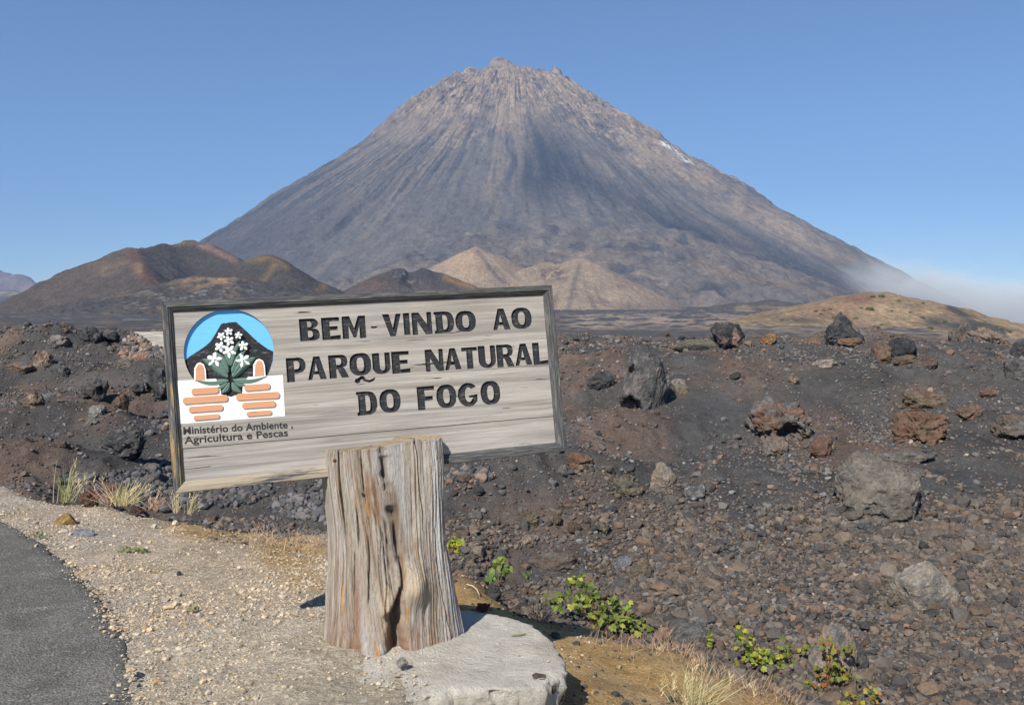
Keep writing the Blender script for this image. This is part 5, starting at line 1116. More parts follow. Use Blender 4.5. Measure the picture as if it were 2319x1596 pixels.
def leaf_relief(base, tip, wpx, bend, zb=-0.031, zt=-0.018):
    b_ = np.array(fa(*base)); t_ = np.array(fa(*tip)); L_ = np.linalg.norm(t_ - b_); d_ = (t_ - b_) / L_; n_ = np.array([-d_[1], d_[0]]); W_ = wpx * S_ * S2 / F * 4.45
    V, Fc = [], []; m_ = 15
    for i in range(m_):
        s = i / (m_ - 1); w__ = W_ / 2 * (math.sin(math.pi * min(1, s * 0.97 + 0.03) ** 0.85) ** 0.8 + 0.04); c_ = b_ + d_ * L_ * s + n_ * bend * L_ * math.sin(math.pi * s)
        for k_, (o, zz_) in enumerate(((-1, EF), (-0.97, zb), (-0.5, zt - .002), (-0.04, zt + .001), (0, zt - .003), (0.04, zt + .001), (0.5, zt - .002), (0.97, zb), (1, EF))):
            V.append((*(c_ + n_ * w__ * o), zz_))
    for i in range(m_ - 1):
        for k_ in range(8): a0 = i * 9 + k_; Fc.append((a0, a0 + 1, a0 + 10, a0 + 9))
    return mesh_np('leaf', V, Fc, None, True, [M_GREEN])
for q in [((552,722),(368,596),80,-0.10), ((588,722),(750,583),80,0.10), ((556,748),(314,744),58,0.10), ((590,746),(832,716),58,-0.10), ((562,762),(500,842),48,0.12), ((584,760),(655,838),48,-0.12), ((548,762),(455,800),36,0.15), ((600,758),(700,778),36,-0.15),
          ((556,690),(462,540),48,-0.08), ((584,690),(682,530),48,0.08), ((566,640),(512,520),32,-0.05), ((578,640),(641,464),38,0.06), ((572,645),(572,560),36,0)]:
    bpart('leaf', leaf_relief(*q), emb)
def flower(cx_, cy_, r_, rot):
    c_ = np.array(fa(cx_, cy_)); rad = r_ * S_ * S2 / F * 4.45; V, Fc, MI = [], [], []
    for p in range(5):
        a0 = rot + p * 2 * math.pi / 5; d_ = np.array([math.cos(a0), math.sin(a0)]); n_ = np.array([-d_[1], d_[0]]); o = len(V)
        for s, w__ in ((0.05, .10), (.3, .20), (.55, .30), (.75, .28), (.92, .14), (1.0, .03)):
            for k_, zz_ in ((-1, EF), (-.98, -0.022), (-.35, -0.0165), (0, -0.0185), (.35, -0.0165), (.98, -0.022), (1, EF)): V.append((*(c_ + rad * (d_ * s + n_ * w__ * k_)), zz_ + 0.0012 * s))
        for i in range(5):
            for k_ in range(6): q = o + i * 7 + k_; Fc.append((q, q + 1, q + 8, q + 7)); MI.append(0)
    o = len(V); V.append((*c_, -0.0125))
    for t in np.linspace(0, 2 * math.pi, 8, endpoint=False): V.append((*(c_ + rad * 0.13 * np.array([math.cos(t), math.sin(t)])), -0.0155))
    for i in range(8): Fc.append((o, o + 1 + i, o + 1 + (i + 1) % 8, o)); MI.append(1)
    quads = [f for f, m in zip(Fc, MI) if m == 0]; tris = [f[:3] for f, m in zip(Fc, MI) if m == 1]
    me = bpy.data.meshes.new('flower'); me.from_pydata([tuple(map(float, q)) for q in V], [], quads + tris)
    me.materials.append(M_WHITE); me.materials.append(M_FLBLUE)
    for i, p in enumerate(me.polygons): p.material_index = 1 if i >= len(quads) else 0
    return me
for i, q in enumerate([(559,401,30), (506,434,31), (628,428,28), (562,466,37), (498,510,40), (662,502,37), (563,542,48), (458,600,54), (660,605,52)]):
    bpart('flower', flower(*q, 0.4 + 0.5 * i), emb)

# ---- frame rails with mitred ends and a stepped inner moulding
prof_ = [(0, -0.058), (0, 0.0), (0.003, 0.003), (0.027, 0.003), (0.030, -0.002), (0.036, -0.004), (0.039, -0.010), (0.045, -0.013), (0.050, -0.0215), (0.050, -0.030)]
def rail(name, a, b, inward, mat):
    a, b = np.array(a, float), np.array(b, float); d_ = (b - a) / np.linalg.norm(b - a); inw = np.array(inward, float); V, Fc = [], []
    L_ = np.linalg.norm(b - a); m_ = 24
    for i in range(m_):
        s = i / (m_ - 1)
        for k_, (p, z) in enumerate(prof_):
            q = a + d_ * (p + (L_ - 2 * p) * s) + inw * p
            w_ = 0.0012 * float(vn(np.array(s * 9.0), np.array(a[0] * 7 + k_ * 0.3), seed=31)) if 0 < i < m_ - 1 else 0
            V.append((q[0], q[1], z + w_))
    n_ = len(prof_)
    for i in range(m_ - 1):
        for k_ in range(n_ - 1): q = i * n_ + k_; Fc.append((q, q + 1, q + n_ + 1, q + n_))
    me = bpy.data.meshes.new(name); me.from_pydata([tuple(map(float, q)) for q in V], [], Fc + [tuple(range(n_ - 1, -1, -1)), tuple((m_ - 1) * n_ + k_ for k_ in range(n_))])
    me.materials.append(mat); bm = bmesh.new(); bm.from_mesh(me); bmesh.ops.recalc_face_normals(bm, faces=bm.faces); bm.to_mesh(me); bm.free(); return bpart(name, me)
e_ = 0.0008
rail('frame_rail', (0 + e_, 0), (BW - e_, 0), (0, -1), m_frame('black_frame_top', 0.26, 'x', 1.0, (0.36, 0.345, 0.31)))
q = rail('frame_rail', (0, -BH + e_), (0, -e_), (1, 0), m_frame('black_frame_left', 0.40, 'y', 2.0, (0.44, 0.31, 0.14))); q['label'] = 'left rail with yellow scratches in its black paint'
q = rail('frame_rail', (BW - e_, -BH), (e_, -BH), (0, 1), m_frame('black_frame_bottom', 0.46, 'x', 3.0, (0.43, 0.36, 0.26), -0.11)); q['label'] = 'bottom rail worn to pale bare wood on its left half'
rail('frame_rail', (BW, -e_), (BW, -BH + e_), (-1, 0), m_frame('black_frame_right', 0.30, 'y', 4.0, (0.34, 0.31, 0.26)))

# ---- trunk
nth_, nz_ = 720, 360
tt = np.linspace(0, 2 * math.pi, nth_, endpoint=False)
# denser on the camera side
tt = tt - 0.55 * np.sin(tt + math.pi / 2 + math.pi) * 0 
zz = np.linspace(-0.06, 1.0, nz_); f01 = np.clip(zz / 0.985, 0, 1)
def vrow(z_): return 1480 - f01_of(z_) * 465
Tg, Zg = np.meshgrid(tt, zz); f = np.clip(Zg / 0.985, 0, 1)
flare = 0.035 * np.clip(1 - f / 0.22, 0, 1) ** 2
hw = 0.33 + (0.272 - 0.33) * f ** 0.8 + 0.012 * np.sin(f * 7 + 1) + flare * 0.4
hd = 0.27 + (0.165 - 0.27) * f ** 0.9 + flare
cxl = np.zeros_like(f)
ct2 = np.array([ct[0], ct[1]]) + byh[:2] * (0.165 - 0.10); cb2 = np.array([root_loc[0], root_loc[1]]) + byh[:2] * 0.0
cb2 = np.array(px_ground(884, 1462, 0.0)) + np.array([0.0, 0.12])
pex = 2.1 + 2.6 * f
cs, sn = np.cos(Tg), np.sin(Tg)
lx = hw * np.sign(cs) * np.abs(cs) ** (2 / pex); ly = hd * np.sign(sn) * np.abs(sn) ** (2 / pex)
s_ = lx / hw; frontm = sstep(0.05, 0.5, -sn)
vv_ = 1490 - f * 475
# the cleft and its path, the bulge and the hollow at its foot
gpath = np.interp(vv_, [1000, 1030, 1150, 1250, 1290, 1330, 1370, 1400, 1450, 1500], [-.14, -.14, -.04, .02, .05, .04, -.06, -.12, -.13, -.12])
gw = np.interp(vv_, [1000, 1060, 1150, 1280, 1330, 1380, 1400, 1450, 1500], [.012, .028, .040, .030, .024, .07, .12, .13, .13]) * (1 + 0.35 * vn(Zg * 22, Zg * 0, seed=251))
gd = np.interp(vv_, [1000, 1040, 1150, 1290, 1350, 1400, 1500], [.02, .05, .065, .06, .055, .13, .12])
grv = np.exp(-((s_ - gpath - 0.012 * vn(Zg * 30, Zg * 0, seed=253)) / gw) ** 2) * frontm
bul = np.exp(-(((s_ - 0.22) / 0.20) ** 2 + ((vv_ - 1335) / 48) ** 2)) * frontm
bul2 = np.exp(-(((s_ + 0.20) / 0.10) ** 2 + ((vv_ - 1370) / 50) ** 2)) * frontm
lob = 0.018 * np.cos(s_ * 5.0 + 1.0) * frontm
fib = ridged(Tg * 16 + 0.6 * vn(Tg * 3, Zg * 3, seed=255), Zg * 1.3, oct=4, seed=257) - 0.5
fin = fbm(Tg * 48, Zg * 1.6, oct=2, seed=259)
big_ = fbm(Tg * 2.2, Zg * 2.0, oct=3, seed=261)
root_l = np.exp(-(((s_ + 0.72) / 0.07) ** 2)) * sstep(0.45, 0.0, f) * 0.03
disp = 0.010 * fib + 0.005 * fin + 0.018 * big_ + 0.07 * bul + 0.035 * bul2 + lob - gd * grv - root_l
crk = np.exp(-((s_ - 0.55 - 0.02 * vn(Zg * 12, Zg * 0, seed=263)) / 0.011) ** 2) * sstep(0.55, 0.7, f) + np.exp(-((s_ + 0.47) / 0.008) ** 2) * sstep(0.75, 0.85, f)
rc = random.Random(12)
for _ in range(15):
    s0, z0, zl, wd = rc.uniform(-.92, .92), rc.uniform(-.1, .8), rc.uniform(.15, .5), rc.uniform(.006, .012)
    crk = crk + np.exp(-((s_ - s0 - 0.03 * vn(Zg * 7 + s0 * 50, Zg * 0, seed=264)) / wd) ** 2) * sstep(z0, z0 + .06, f) * (1 - sstep(z0 + zl, z0 + zl + .06, f)) * rc.uniform(.5, 1)
crk = np.clip(crk, 0, 1)
disp = disp - 0.02 * crk * frontm
nn = np.hypot(lx / hw ** 2, ly / hd ** 2); lx = lx + disp * (lx / hw ** 2) / nn; ly = ly + disp * (ly / hd ** 2) / nn
ctr = cb2[None, None, :] * (1 - f[..., None]) + ct2[None, None, :] * f[..., None]
wx = ctr[..., 0] + lx * bxh[0] + ly * byh[0]; wy = ctr[..., 1] + lx * bxh[1] + ly * byh[1]
topz = 0.985 + 0.028 * s_ + 0.012 * vn(Tg * 9, Zg * 0, seed=265)
wz = np.where(Zg < 0, Zg, Zg / 1.0 * topz)
c = np.tile(np.array([0.33, 0.295, 0.25]), (wx.size, 1))
ff_, fi_, bg_, sv, vvr, zr, tr_ = [q.ravel() for q in (fib, fin, big_, s_, vv_, Zg, Tg)]
c = mixc(c, (0.39, 0.385, 0.38), sstep(0.0, 0.5, fbm(tr_ * 7, zr * 1.1, oct=4, seed=271)) * 0.9)
c = mixc(c, (0.21, 0.155, 0.11), sstep(0.05, 0.4, fbm(tr_ * 12, zr * 1.5, oct=4, seed=273)) * 0.85)
c = mixc(c, (0.21, 0.12, 0.07), sstep(0.30, 0.5, fbm(tr_ * 13, zr * 2.6, oct=4, seed=275)) * 0.85)
c = mixc(c, (0.46, 0.23, 0.07), sstep(0.47, 0.55, fbm(tr_ * 17, zr * 5.5, oct=3, seed=277)) * sstep(-0.1, 0.3, fbm(tr_ * 3, zr * 3, oct=2, seed=278)) * 0.85)
c = mixc(c, (0.24, 0.13, 0.07), sstep(0.30, 0.0, zr) * sstep(-0.2, 0.4, fbm(tr_ * 14, zr * 4, oct=3, seed=279)) * 0.8)
c = mixc(c, (0.22, 0.12, 0.075), np.exp(-((sv + 0.68) / 0.10) ** 2) * sstep(0.6, 0.2, zr) * 0.75)
c = mixc(c, (0.52, 0.42, 0.29), np.clip((bul * 0.9 + bul2 * 0.9).ravel(), 0, 1) * 0.8)
c = mixc(c, (0.40, 0.40, 0.40), sstep(0.35, 0.9, sv) * 0.5)
c = c * np.array([1.10, 1.07, 1.03])
c = mixc(c, (0.13, 0.075, 0.045), np.clip(grv.ravel() * np.interp(vvr, [1000, 1370, 1400], [1, 1, 0.45]), 0, 1) * 0.75)
c = mixc(c, (0.06, 0.045, 0.035), crk.ravel() * frontm.ravel())
V = np.stack([wx.ravel(), wy.ravel(), wz.ravel()], 1); Fq = grid_faces(nz_, nth_, wrap=True)
# sawn top
topr = V[-nth_:]; ctop = np.array([ct2[0], ct2[1], float(topz[-1].mean())]); rings_ = []
for k_ in (0.985, 0.9, 0.7, 0.45, 0.2): q_ = ctop + (topr - ctop) * np.array([k_, k_, 1.0]); q_[:, 2] = q_[:, 2] + (0.006 if k_ < 0.98 else 0.003); rings_.append(q_)
nb_ = len(V); V = np.concatenate([V] + rings_); c = np.concatenate([c] + [np.tile(np.array([0.36, 0.28, 0.19]), (nth_, 1)) * (1 + 0.25 * fbm(q_[:, 0:1] * 60, q_[:, 1:2] * 60, oct=3, seed=281)) for q_ in rings_])
Fq = np.concatenate([Fq] + [grid_faces(2, nth_, wrap=True) + (nb_ - nth_ + k_ * nth_) for k_ in range(5)])
post = link('post', mesh_np('post', V - root_loc, Fq, c, True, [M_TRUNK]), sign)
nv = P((1200 + 200 * S2 / S2 * 0.70093) * S2, (1700 + 210 * 0.70093) * S2, 4.36)
bm = bmesh.new(); bmesh.ops.create_uvsphere(bm, u_segments=12, v_segments=8, radius=0.009); me = bpy.data.meshes.new('nail'); bm.to_mesh(me); bm.free(); me.materials.append(M_RUST)
link('nail', me, post, Vector(P(758, 1043, 4.27)) - Vector(root_loc))

# ------------------------------------------------------------------ plants
def strip_blades(blades):
    """blades: (base, tip, bend vector, width, colour)"""
    V, Fc, Cc = [], [], []
    for b_, t_, bd, w_, col in blades:
        b_, t_, bd = np.array(b_), np.array(t_), np.array(bd); d_ = t_ - b_; sd = np.cross(d_, [0.3 * random.uniform(-1, 1), -1, 0.2]); sd /= max(np.linalg.norm(sd), 1e-6); o = len(V); m_ = 6
        for i in range(m_ + 1):
            s = i / m_; p = b_ + d_ * s + bd * math.sin(math.pi * s) * 0.5; w__ = w_ * (1 - s) ** 0.7 + 0.0004
            V += [p - sd * w__ / 2, p + sd * w__ / 2]; Cc += [np.array(col) * (0.85 + 0.3 * s)] * 2
        for i in range(m_): a0 = o + 2 * i; Fc.append((a0, a0 + 1, a0 + 3, a0 + 2))
    return np.array(V), np.array(Fc), np.array(Cc)
STRAW = (0.46, 0.38, 0.20); GRGR = (0.22, 0.25, 0.09); REDD = (0.32, 0.17, 0.11)
def tuft(name, label, u, v, wpx, hpx, n, cols, lean=0.0, d=None, seeds=0, wid=0.0045):
    g = hit(u, v) if d is None else P(u, v, d); d_ = g[1]; sc_ = d_ / F; bl = []; r_ = random.Random(int(u + v))
    for i in range(n):
        b_ = (r_.gauss(0, wpx * 0.10) * sc_, r_.gauss(0, wpx * 0.10) * sc_, 0); h = hpx * sc_ * r_.uniform(0.45, 1.0) * (0.6 if r_.random() < .3 else 1)
        tx = b_[0] * 2.2 + r_.gauss(lean * wpx * 0.5, wpx * 0.26) * sc_; t_ = (tx, b_[1] + r_.gauss(0, wpx * 0.2) * sc_, h)
        bl.append((b_, t_, (r_.gauss(0, .1) * h, 0, r_.uniform(0, .25) * h), wid * r_.uniform(.6, 1.2), r_.choice(cols)))
        if i < seeds:
            for k_ in range(7):
                q = np.array(t_) + np.array([r_.gauss(0, .006), r_.gauss(0, .006), -.012 * k_]); bl.append((tuple(q), tuple(q + np.array([r_.gauss(0.008, .012), r_.gauss(0, .01), .022])), (0, 0, 0), 0.006, (0.52, 0.42, 0.25)))
    V, Fc, Cc = strip_blades(bl); o = link(name, mesh_np(name, V, Fc, Cc, True, [M_GRASS]), None, (g[0], g[1], g[2] - 0.01)); return tag(o, label, 'grass')
tuft('grass_tuft', 'tall green and straw grass tuft leaning right at the far end of the gravel', 232 * 0 + 150, 1135, 80, 100, 42, [STRAW, GRGR, (0.33, 0.32, 0.14)], 0.5, 8.15, 9)
tuft('grass_tuft', 'dense straw coloured grass tuft in front of the black stone bank', 278, 1140, 96, 62, 100, [STRAW, (0.5, 0.42, 0.24), (0.36, 0.34, 0.15)], 0.1, 7.95, 8)
tuft('grass_tuft', 'reddish dry grass fan left of the dense straw tuft', 248, 1135, 60, 60, 26, [REDD, (0.42, 0.27, 0.17)], -0.7, 8.0, 2)
tuft('grass_tuft', 'thin grey straw grass right below the lower left corner of the sign', 401, 1158, 34, 60, 30, [(0.42, 0.38, 0.30), STRAW], 0.0, 7.6, 3)
tuft('grass_tuft', 'thin green grass leaning right under the bottom rail of the sign', 428, 1160, 44, 62, 20, [(0.36, 0.35, 0.18), STRAW], 0.6, 7.6, 3)
tuft('grass_tuft', 'reddish wispy grass between the dense tuft and the sign corner', 350, 1150, 60, 42, 34, [REDD, (0.40, 0.26, 0.18)], 0.1, 7.8, 2)
tuft('grass_tuft', 'large pale green grass tuft at the bottom right of the bank', 1565, 1606, 200, 120, 75, [(0.46, 0.42, 0.24), (0.38, 0.38, 0.18), STRAW], 0.25, None, 12, 0.0034)
tuft('grass_tuft', 'pinkish dry grass standing beside the grey rounded rock', 1500, 1455, 60, 50, 50, [REDD, (0.40, 0.27, 0.2)], 0.1, None, 2)
tuft('grass_tuft', 'pink dead stalks on the bank right of the slab', 1222, 1408, 64, 60, 34, [(0.46, 0.30, 0.22), REDD], 0.2, None, 0)
tuft('grass_tuft', 'pinkish dry grass clump on the slope under the stone shelter', 318, 818, 26, 26, 60, [(0.34, 0.2, 0.16), REDD], 0.0, 30.0, 0, 0.02)
# thin dry growth on the outer bank: nobody could count it
bl = []
for i in range(800):
    k_ = RNG.uniform()
    u_ = RNG.uniform(1330, 2050) if k_ < .75 else RNG.uniform(560, 730); ed = float(np.interp(u_, EDGE_U, EDGE_D)); d_ = ed - abs(RNG.normal(0, .42)) - 0.05 if k_ < .75 else RNG.uniform(6.4, 8.2)
    if d_ < 3.6: continue
    x_ = (u_ - CX) / F * d_; z_ = float(terr(x_, d_)); h = RNG.uniform(.03, .13); bl.append(((x_, d_, z_), (x_ + RNG.normal(0, .05), d_ + RNG.normal(0, .04), z_ + h), (RNG.normal(0, .02), 0, .01), .0028, [REDD, (0.40, 0.27, 0.19), STRAW, (0.30, 0.22, 0.14)][RNG.integers(4)]))
V, Fc, Cc = strip_blades(bl); tag(link('dry_grass', mesh_np('dry_grass', V, Fc, Cc, True, [M_GRASS])), 'thin reddish dry growth along the outer bank', 'dry grass', kind='stuff')

LEAFV = [(0, 0), (.30, -.10), (.52, .12), (.40, .30), (.50, .58), (.24, .62), (0, 1.0), (-.24, .62), (-.50, .58), (-.40, .30), (-.52, .12), (-.30, -.10)]
def vine(name, label, u, v, blobs, n_scale=1.0, leaf=13.0, cols=None, d=None, lift=0.0):
    """blobs: (du, dv, radius u, radius v, leaves) in picture units about the base"""
    g = hit(u, v) if d is None else P(u, v, d); d_ = g[1]; sc_ = d_ / F; r_ = random.Random(int(u * 3 + v)); root = empty(name, g); tag(root, label, 'plant')
    V, Fc, Cc, SV = [], [], [], []
    cols = cols or [(0.14, 0.19, 0.035), (0.19, 0.25, 0.05), (0.25, 0.30, 0.06), (0.10, 0.14, 0.03), (0.34, 0.34, 0.06)]
    for du, dv, ru, rv, n in blobs:
        for _ in range(int(n * n_scale)):
            a_ = r_.uniform(0, 2 * math.pi); q = math.sqrt(r_.random()); p = np.array([(du + ru * q * math.cos(a_)) * sc_, r_.gauss(0, (ru + rv) * 0.35) * sc_, (-dv + rv * q * math.sin(a_)) * sc_])
            gz_ = float(terr(g[0] + p[0], g[1] + p[1])) - g[2] + 0.02; p[2] = max(p[2], gz_)
            L_ = leaf * sc_ * r_.uniform(0.55, 1.25); nrm = np.array([r_.gauss(0, .55), -0.55 + r_.gauss(0, .45), 0.75 + r_.gauss(0, .4)]); nrm /= np.linalg.norm(nrm)
            ax = np.array([r_.gauss(0, 1), r_.gauss(0, .6), -0.7]); ax -= nrm * (ax @ nrm); ax /= np.linalg.norm(ax); bx_ = np.cross(nrm, ax); col = np.array(r_.choice(cols)) * r_.uniform(.7, 1.25); o = len(V)
            V.append(p + ax * L_ * .35); Cc.append(col * .9)
            for lx_, ly_ in LEAFV: V.append(p + ax * L_ * ly_ + bx_ * L_ * lx_ - nrm * L_ * .22 * (abs(lx_) ** 1.3 * 1.6 + (ly_ - .3) ** 2 * .5)); Cc.append(col)
            for k_ in range(12): Fc.append((o, o + 1 + k_, o + 1 + (k_ + 1) % 12))
            if r_.random() < .3: SV.append(p)
    link('foliage', mesh_np('foliage', V, Fc, Cc, True, [M_LEAF]), root)
    bl = [((r_.gauss(0, 6 * sc_), r_.gauss(0, .02), 0), tuple(q), (r_.gauss(0, .03), 0, r_.gauss(0, .03)), 0.007, (0.20, 0.13, 0.08)) for q in SV[:60]] or [((0, 0, 0), (0, 0, .1), (0, 0, 0), .006, (0.2, .13, .08))]
    A1, B1, C1 = strip_blades(bl); link('stem', mesh_np('stem', A1, B1, C1, True, [M_GRASS]), root); return root
YEL = [(0.42, 0.40, 0.03), (0.30, 0.33, 0.04), (0.22, 0.28, 0.045)]
vine('vine', 'large green vine sprawling over the bank edge in the middle of the ochre soil', 1352, 1420, [(-42, -98, 22, 28, 34), (-20, -62, 30, 34, 70), (-60, -58, 36, 18, 40), (20, -28, 40, 28, 70), (70, -18, 42, 26, 85), (104, 6, 26, 18, 46), (-95, -62, 22, 12, 18), (38, -62, 14, 20, 14), (64, -54, 12, 14, 8), (-44, -118, 8, 8, 6)], 0.62, 15)
vine('vine', 'small yellow green sprig showing right beside the post', 1012, 1246, [(14, -14, 20, 12, 26), (28, -24, 8, 8, 8)], 1, 12, YEL, 8.4)
vine('vine', 'small green vine on a thin stalk behind the ochre bank', 1128, 1326, [(4, -44, 16, 24, 20), (22, -42, 12, 9, 7), (6, -62, 8, 6, 4)], 1, 14, [(0.15, 0.24, 0.05), (0.24, 0.30, 0.05)], 8.6)
vine('vine', 'little green plant at the left of the stalked vine', 1108, 1318, [(2, -14, 13, 8, 9)], 1, 15, [(0.14, 0.23, 0.06)], 8.3)
vine('vine', 'faint thin green sprig between the stalked vine and the big vine', 1190, 1340, [(2, -40, 8, 14, 8)], 1, 10, [(0.16, 0.20, 0.07)], 8.6)
vine('vine', 'yellowing vine in front of the rubble left of the pale brown boulder', 1735, 1520, [(-78, -8, 22, 20, 22), (-46, -62, 24, 34, 52), (-20, -34, 34, 24, 60), (10, -18, 34, 22, 56), (40, -50, 18, 26, 30), (-58, -94, 10, 12, 10), (24, 2, 22, 14, 20), (92, -44, 14, 14, 10), (60, -36, 14, 8, 6)], 0.7, 12, [(0.26, 0.30, 0.035), (0.18, 0.24, 0.035), (0.40, 0.38, 0.04), (0.13, 0.18, 0.03)])
vine('vine', 'reddish green vine in front of the pale brown boulder', 1868, 1562, [(10, -34, 36, 30, 60), (42, -94, 30, 14, 30), (-4, -112, 16, 16, 14), (54, -28, 20, 20, 16), (-30, -10, 18, 14, 14), (20, -60, 20, 20, 24)], 0.9, 11.5, [(0.20, 0.22, 0.03), (0.13, 0.16, 0.03), (0.32, 0.26, 0.04), (0.28, 0.11, 0.04)])
vine('vine', 'lone yellow sprig on a stalk above the bank', 1606, 1486, [(0, -46, 8, 12, 8), (2, -30, 6, 6, 3)], 1, 11, YEL)
vine('vine', 'yellow and orange vine low at the bottom right corner of the bank', 1955, 1610, [(-10, -28, 44, 18, 30), (26, -36, 16, 14, 12), (-46, -20, 16, 12, 10)], 1, 11, [(0.30, 0.26, 0.04), (0.22, 0.25, 0.04), (0.38, 0.22, 0.05)])
vine('weed', 'low green weed in the gravel beside the asphalt', 296, 1250, [(-14, -5, 22, 7, 34), (22, -5, 20, 7, 26)], 1, 6.5, [(0.17, 0.22, 0.07), (0.26, 0.30, 0.12)])
vine('weed', 'tiny green weed in the gravel left of the post', 440, 1388, [(0, -8, 10, 9, 16)], 1, 6, [(0.17, 0.22, 0.07), (0.3, 0.27, 0.12)])
vine('weed', 'small pale weed at the edge of the asphalt', 86, 1218, [(0, -6, 16, 7, 16)], 1, 6, [(0.22, 0.28, 0.12)])
# shrubs of the ochre hill
bm = bmesh.new(); sh_v, sh_f, sh_c = [], [], []
r_ = random.Random(3)
for _ in range(170):
    a_ = np.array([r_.gauss(0, 1), r_.gauss(0, 1), abs(r_.gauss(0, .8))]); a_ /= np.linalg.norm(a_); p = a_ * np.array([1, 1, .8]) * r_.uniform(.55, 1.0); o = len(sh_v)
    t1 = np.array([r_.gauss(0, 1), r_.gauss(0, 1), r_.gauss(0, 1)]); t1 /= np.linalg.norm(t1); t2 = np.cross(t1, a_); s = r_.uniform(.18, .34); col = np.array(r_.choice([(0.11, 0.13, 0.045), (0.15, 0.16, 0.065), (0.075, 0.09, 0.035)]))
    sh_v += [p - t1 * s, p + t2 * s, p + t1 * s, p - t2 * s]; sh_f.append((o, o + 1, o + 2, o + 3)); sh_c += [col] * 4
bm.free(); me_sh = mesh_np('shrub', np.array(sh_v), np.array(sh_f), np.array(sh_c), False, [M_LEAF])
hill_o = bpy.data.objects['ochre_hill']; hv = np.empty(len(hill_o.data.vertices) * 3, np.float32); hill_o.data.vertices.foreach_get('co', hv); hv = hv.reshape(-1, 3)
hu, hvv = proj(hv[:, 0], hv[:, 1], hv[:, 2])
for (u_, v_, s) in [(1847,706,1.2), (1865,704,1.0), (1880,702,1.1), (1976,673,1.6), (1997,672,1.9), (2035,682,1.5), (1971,702,2.2), (1890,722,1.6), (1938,722,1.3), (1900,745,1.2), (2020,705,1.0), (2090,722,1.3), (2140,727,1.1), (2108,745,1.6), (2060,708,.9), (2195,722,1.4), (2225,735,1.4), (2262,745,1.8), (2285,752,1.5), (1952,698,1.0), (1860,712,1.0), (2146,702,1.2), (2090,688,1.1), (1770,727,1.0), (1850,773,1.0), (1995,735,.9), (2170,712,1.2), (1915,730,.8)]:
    i_ = int(np.argmin((hu - u_) ** 2 + (hvv - v_) ** 2 + np.where(hv[:, 1] > 460, 1e6, 0)))
    o = link('shrub', me_sh, None, tuple(hv[i_])); o.scale = (s * .8, s * .8, s * .8); o.rotation_euler = (0, 0, u_ * 1.3)
    tag(o, 'small green shrub dotted on the ochre hillside at right', 'shrub', 'shrubs on the ochre hill')

# ------------------------------------------------------------------ odds and ends on the ground
def stick(name, label, cat, pts, rad, col, mats):
    V, Fc = [], []; m_ = len(pts); pts = [np.array(p) for p in pts]
    for i, p in enumerate(pts):
        d_ = pts[min(i + 1, m_ - 1)] - pts[max(i - 1, 0)]; d_ /= np.linalg.norm(d_); s1 = np.cross(d_, [0, 0, 1]); s1 /= np.linalg.norm(s1); s2 = np.cross(s1, d_); rr = rad * (0.7 if i in (0, m_ - 1) else 1)
        for k_ in range(8): t = k_ * math.pi / 4; V.append(p + s1 * rr * math.cos(t) + s2 * rr * math.sin(t))
    Fc = grid_faces(m_, 8, wrap=True); V = np.array(V); org = V.mean(0)
    o = link(name, mesh_np(name, V - org, Fc, np.tile(np.array(col), (len(V), 1)), True, mats), None, org); return tag(o, label, cat)
def gp_(u, v, z=None, lift=0.0):
    if z is None: g = hit(u, v); return np.array([g[0], g[1], g[2] + lift])
    a, b = px_ground(u, v, z); return np.array([a, b, z + lift])
stick('wood_stick', 'pale splintered stick lying on the gravel', 'stick', [gp_(370, 1384, lift=.012), gp_(378, 1382, lift=.016), gp_(388, 1381, lift=.014), gp_(395, 1379, lift=.012)], 0.011, (0.55, 0.42, 0.24), [M_GRASS])
stick('twig', 'thin greenish twig lying on the concrete slab', 'twig', [gp_(1158, 1438, .025), gp_(1170, 1436.5, .028), gp_(1183, 1436, .027), gp_(1190, 1434, .026)], 0.0042, (0.22, 0.20, 0.10), [M_GRASS])
stick('twig', 'bent pale twig on the ochre bank behind the slab', 'twig', [gp_(1056, 1331, lift=.03), gp_(1070, 1337, lift=.035), gp_(1080, 1343, lift=.03), gp_(1086, 1352, lift=.02)], 0.006, (0.50, 0.40, 0.26), [M_GRASS])
stick('straw', 'long straw lying on the gravel near the asphalt edge', 'straw', [gp_(300, 1168, lift=.02), gp_(315, 1170, lift=.024), gp_(330, 1173, lift=.018)], 0.004, (0.52, 0.43, 0.28), [M_GRASS])
for lab, (u_, v_) in (('cigarette end with orange tip lying midway between asphalt and bank', (192, 1214)), ('cigarette end with orange tip nearest the left edge of the picture', (68, 1128)), ('cigarette end with orange tip lying against the curve of the asphalt', (212, 1286))):
    g = hit(u_, v_); root = empty('cigarette_end', (g[0], g[1], g[2] + .012)); tag(root, lab, 'cigarette end')
    for nm, x0, x1, col in (('filter', -.016, .004, (0.62, 0.24, 0.06)), ('paper', .0042, .018, (0.75, 0.73, 0.70))):
        V = np.array([(x_, .0045 * math.cos(t), .0045 * math.sin(t)) for x_ in (x0, x1) for t in np.linspace(0, 2 * math.pi, 10, endpoint=False)]); link(nm, mesh_np(nm, V, grid_faces(2, 10, wrap=True), np.tile(np.array(col), (20, 1)), True, [M_GRASS]), root)

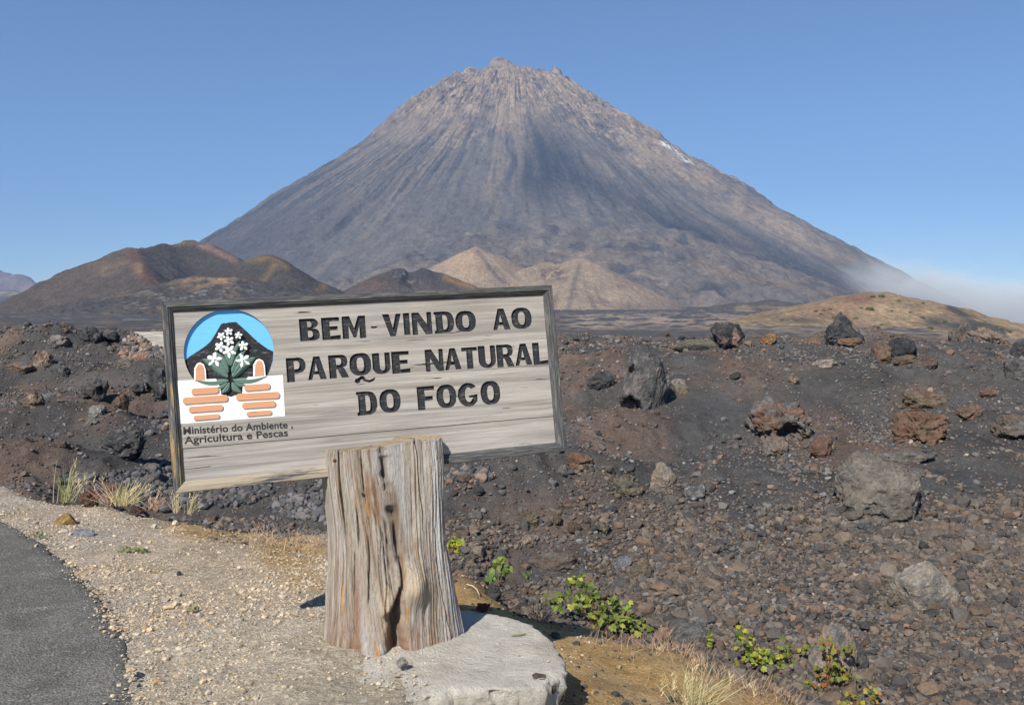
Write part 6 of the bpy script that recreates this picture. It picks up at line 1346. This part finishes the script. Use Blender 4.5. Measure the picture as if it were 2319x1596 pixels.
# ------------------------------------------------------------------ air: mist bank and haze
def box_mesh(name, lo, hi):
    bm = bmesh.new(); bmesh.ops.create_cube(bm, size=1)
    for q in bm.verts: q.co = Vector([(lo[i] + hi[i]) / 2 + q.co[i] * (hi[i] - lo[i]) for i in range(3)])
    me = bpy.data.meshes.new(name); bm.to_mesh(me); bm.free(); return me
mm = bpy.data.materials.new('mist'); mm.use_nodes = True; t = mm.node_tree; t.nodes.remove(t.nodes['Principled BSDF'])
pv_ = t.nodes.new('ShaderNodeVolumePrincipled'); pv_.inputs['Color'].default_value = (0.93, 0.97, 1.0, 1); pv_.inputs['Anisotropy'].default_value = -0.35
tc = t.nodes.new('ShaderNodeTexCoord'); sepx = t.nodes.new('ShaderNodeSeparateXYZ'); t.links.new(tc.outputs['Object'], sepx.inputs[0])
def mn(op, a, b=0.0, clamp=False):
    x_ = t.nodes.new('ShaderNodeMath'); x_.operation = op; x_.use_clamp = clamp
    for q, s in ((a, x_.inputs[0]), (b, x_.inputs[1])):
        if isinstance(q, (int, float)): s.default_value = q
        else: t.links.new(q, s)
    return x_.outputs[0]
nz = t.nodes.new('ShaderNodeTexNoise'); nz.inputs['Scale'].default_value = 0.006; nz.inputs['Detail'].default_value = 6; nz.inputs['Roughness'].default_value = 0.6; t.links.new(tc.outputs['Object'], nz.inputs['Vector'])
MD = 2600.0
mist_o = P(1860, 740, MD)                       # left end of the bank, at its foot
mist_top = P(2319, 668, MD)[2]
hgt_n = mn('ADD', sepx.outputs['Z'], mn('MULTIPLY', mn('SUBTRACT', nz.outputs['Fac'], 0.5), -200.0))
top_at = mn('MAXIMUM', mn('ADD', 190.0, mn('MULTIPLY', sepx.outputs['X'], -0.17)), 96.0)
up_ = mn('MULTIPLY', mn('SUBTRACT', top_at, hgt_n), 1 / 45.0, True)
le_ = mn('MULTIPLY', mn('ADD', sepx.outputs['X'], mn('MULTIPLY', mn('SUBTRACT', nz.outputs['Fac'], 0.5), 320.0)), 1 / 200.0, True)
dens_ = mn('MULTIPLY', mn('MULTIPLY', up_, le_), 0.0052)
t.links.new(dens_, pv_.inputs['Density']); t.links.new(pv_.outputs[0], t.nodes['Material Output'].inputs['Volume'])
me = box_mesh('mist_bank', (-60, -350, -110), (2600, 350, 230)); me.materials.append(mm)
o = link('mist_bank', me, None, tuple(mist_o)); o['kind'] = 'stuff'; o['label'] = 'pale bank of mist drifting at the right foot of the volcano'; o['category'] = 'mist'
hm = bpy.data.materials.new('haze'); hm.use_nodes = True; t2 = hm.node_tree; t2.nodes.remove(t2.nodes['Principled BSDF'])
hv_ = t2.nodes.new('ShaderNodeVolumePrincipled'); hv_.inputs['Color'].default_value = (0.33, 0.57, 1.0, 1); hv_.inputs['Density'].default_value = 0.000085; hv_.inputs['Anisotropy'].default_value = 0.0
t2.links.new(hv_.outputs[0], t2.nodes['Material Output'].inputs['Volume'])
me = box_mesh('haze', (-8200, -60, -80), (8200, 8000, 1330)); me.materials.append(hm)
o = link('haze', me); o['kind'] = 'stuff'; o['label'] = 'thin blue haze in the air'; o['category'] = 'haze'
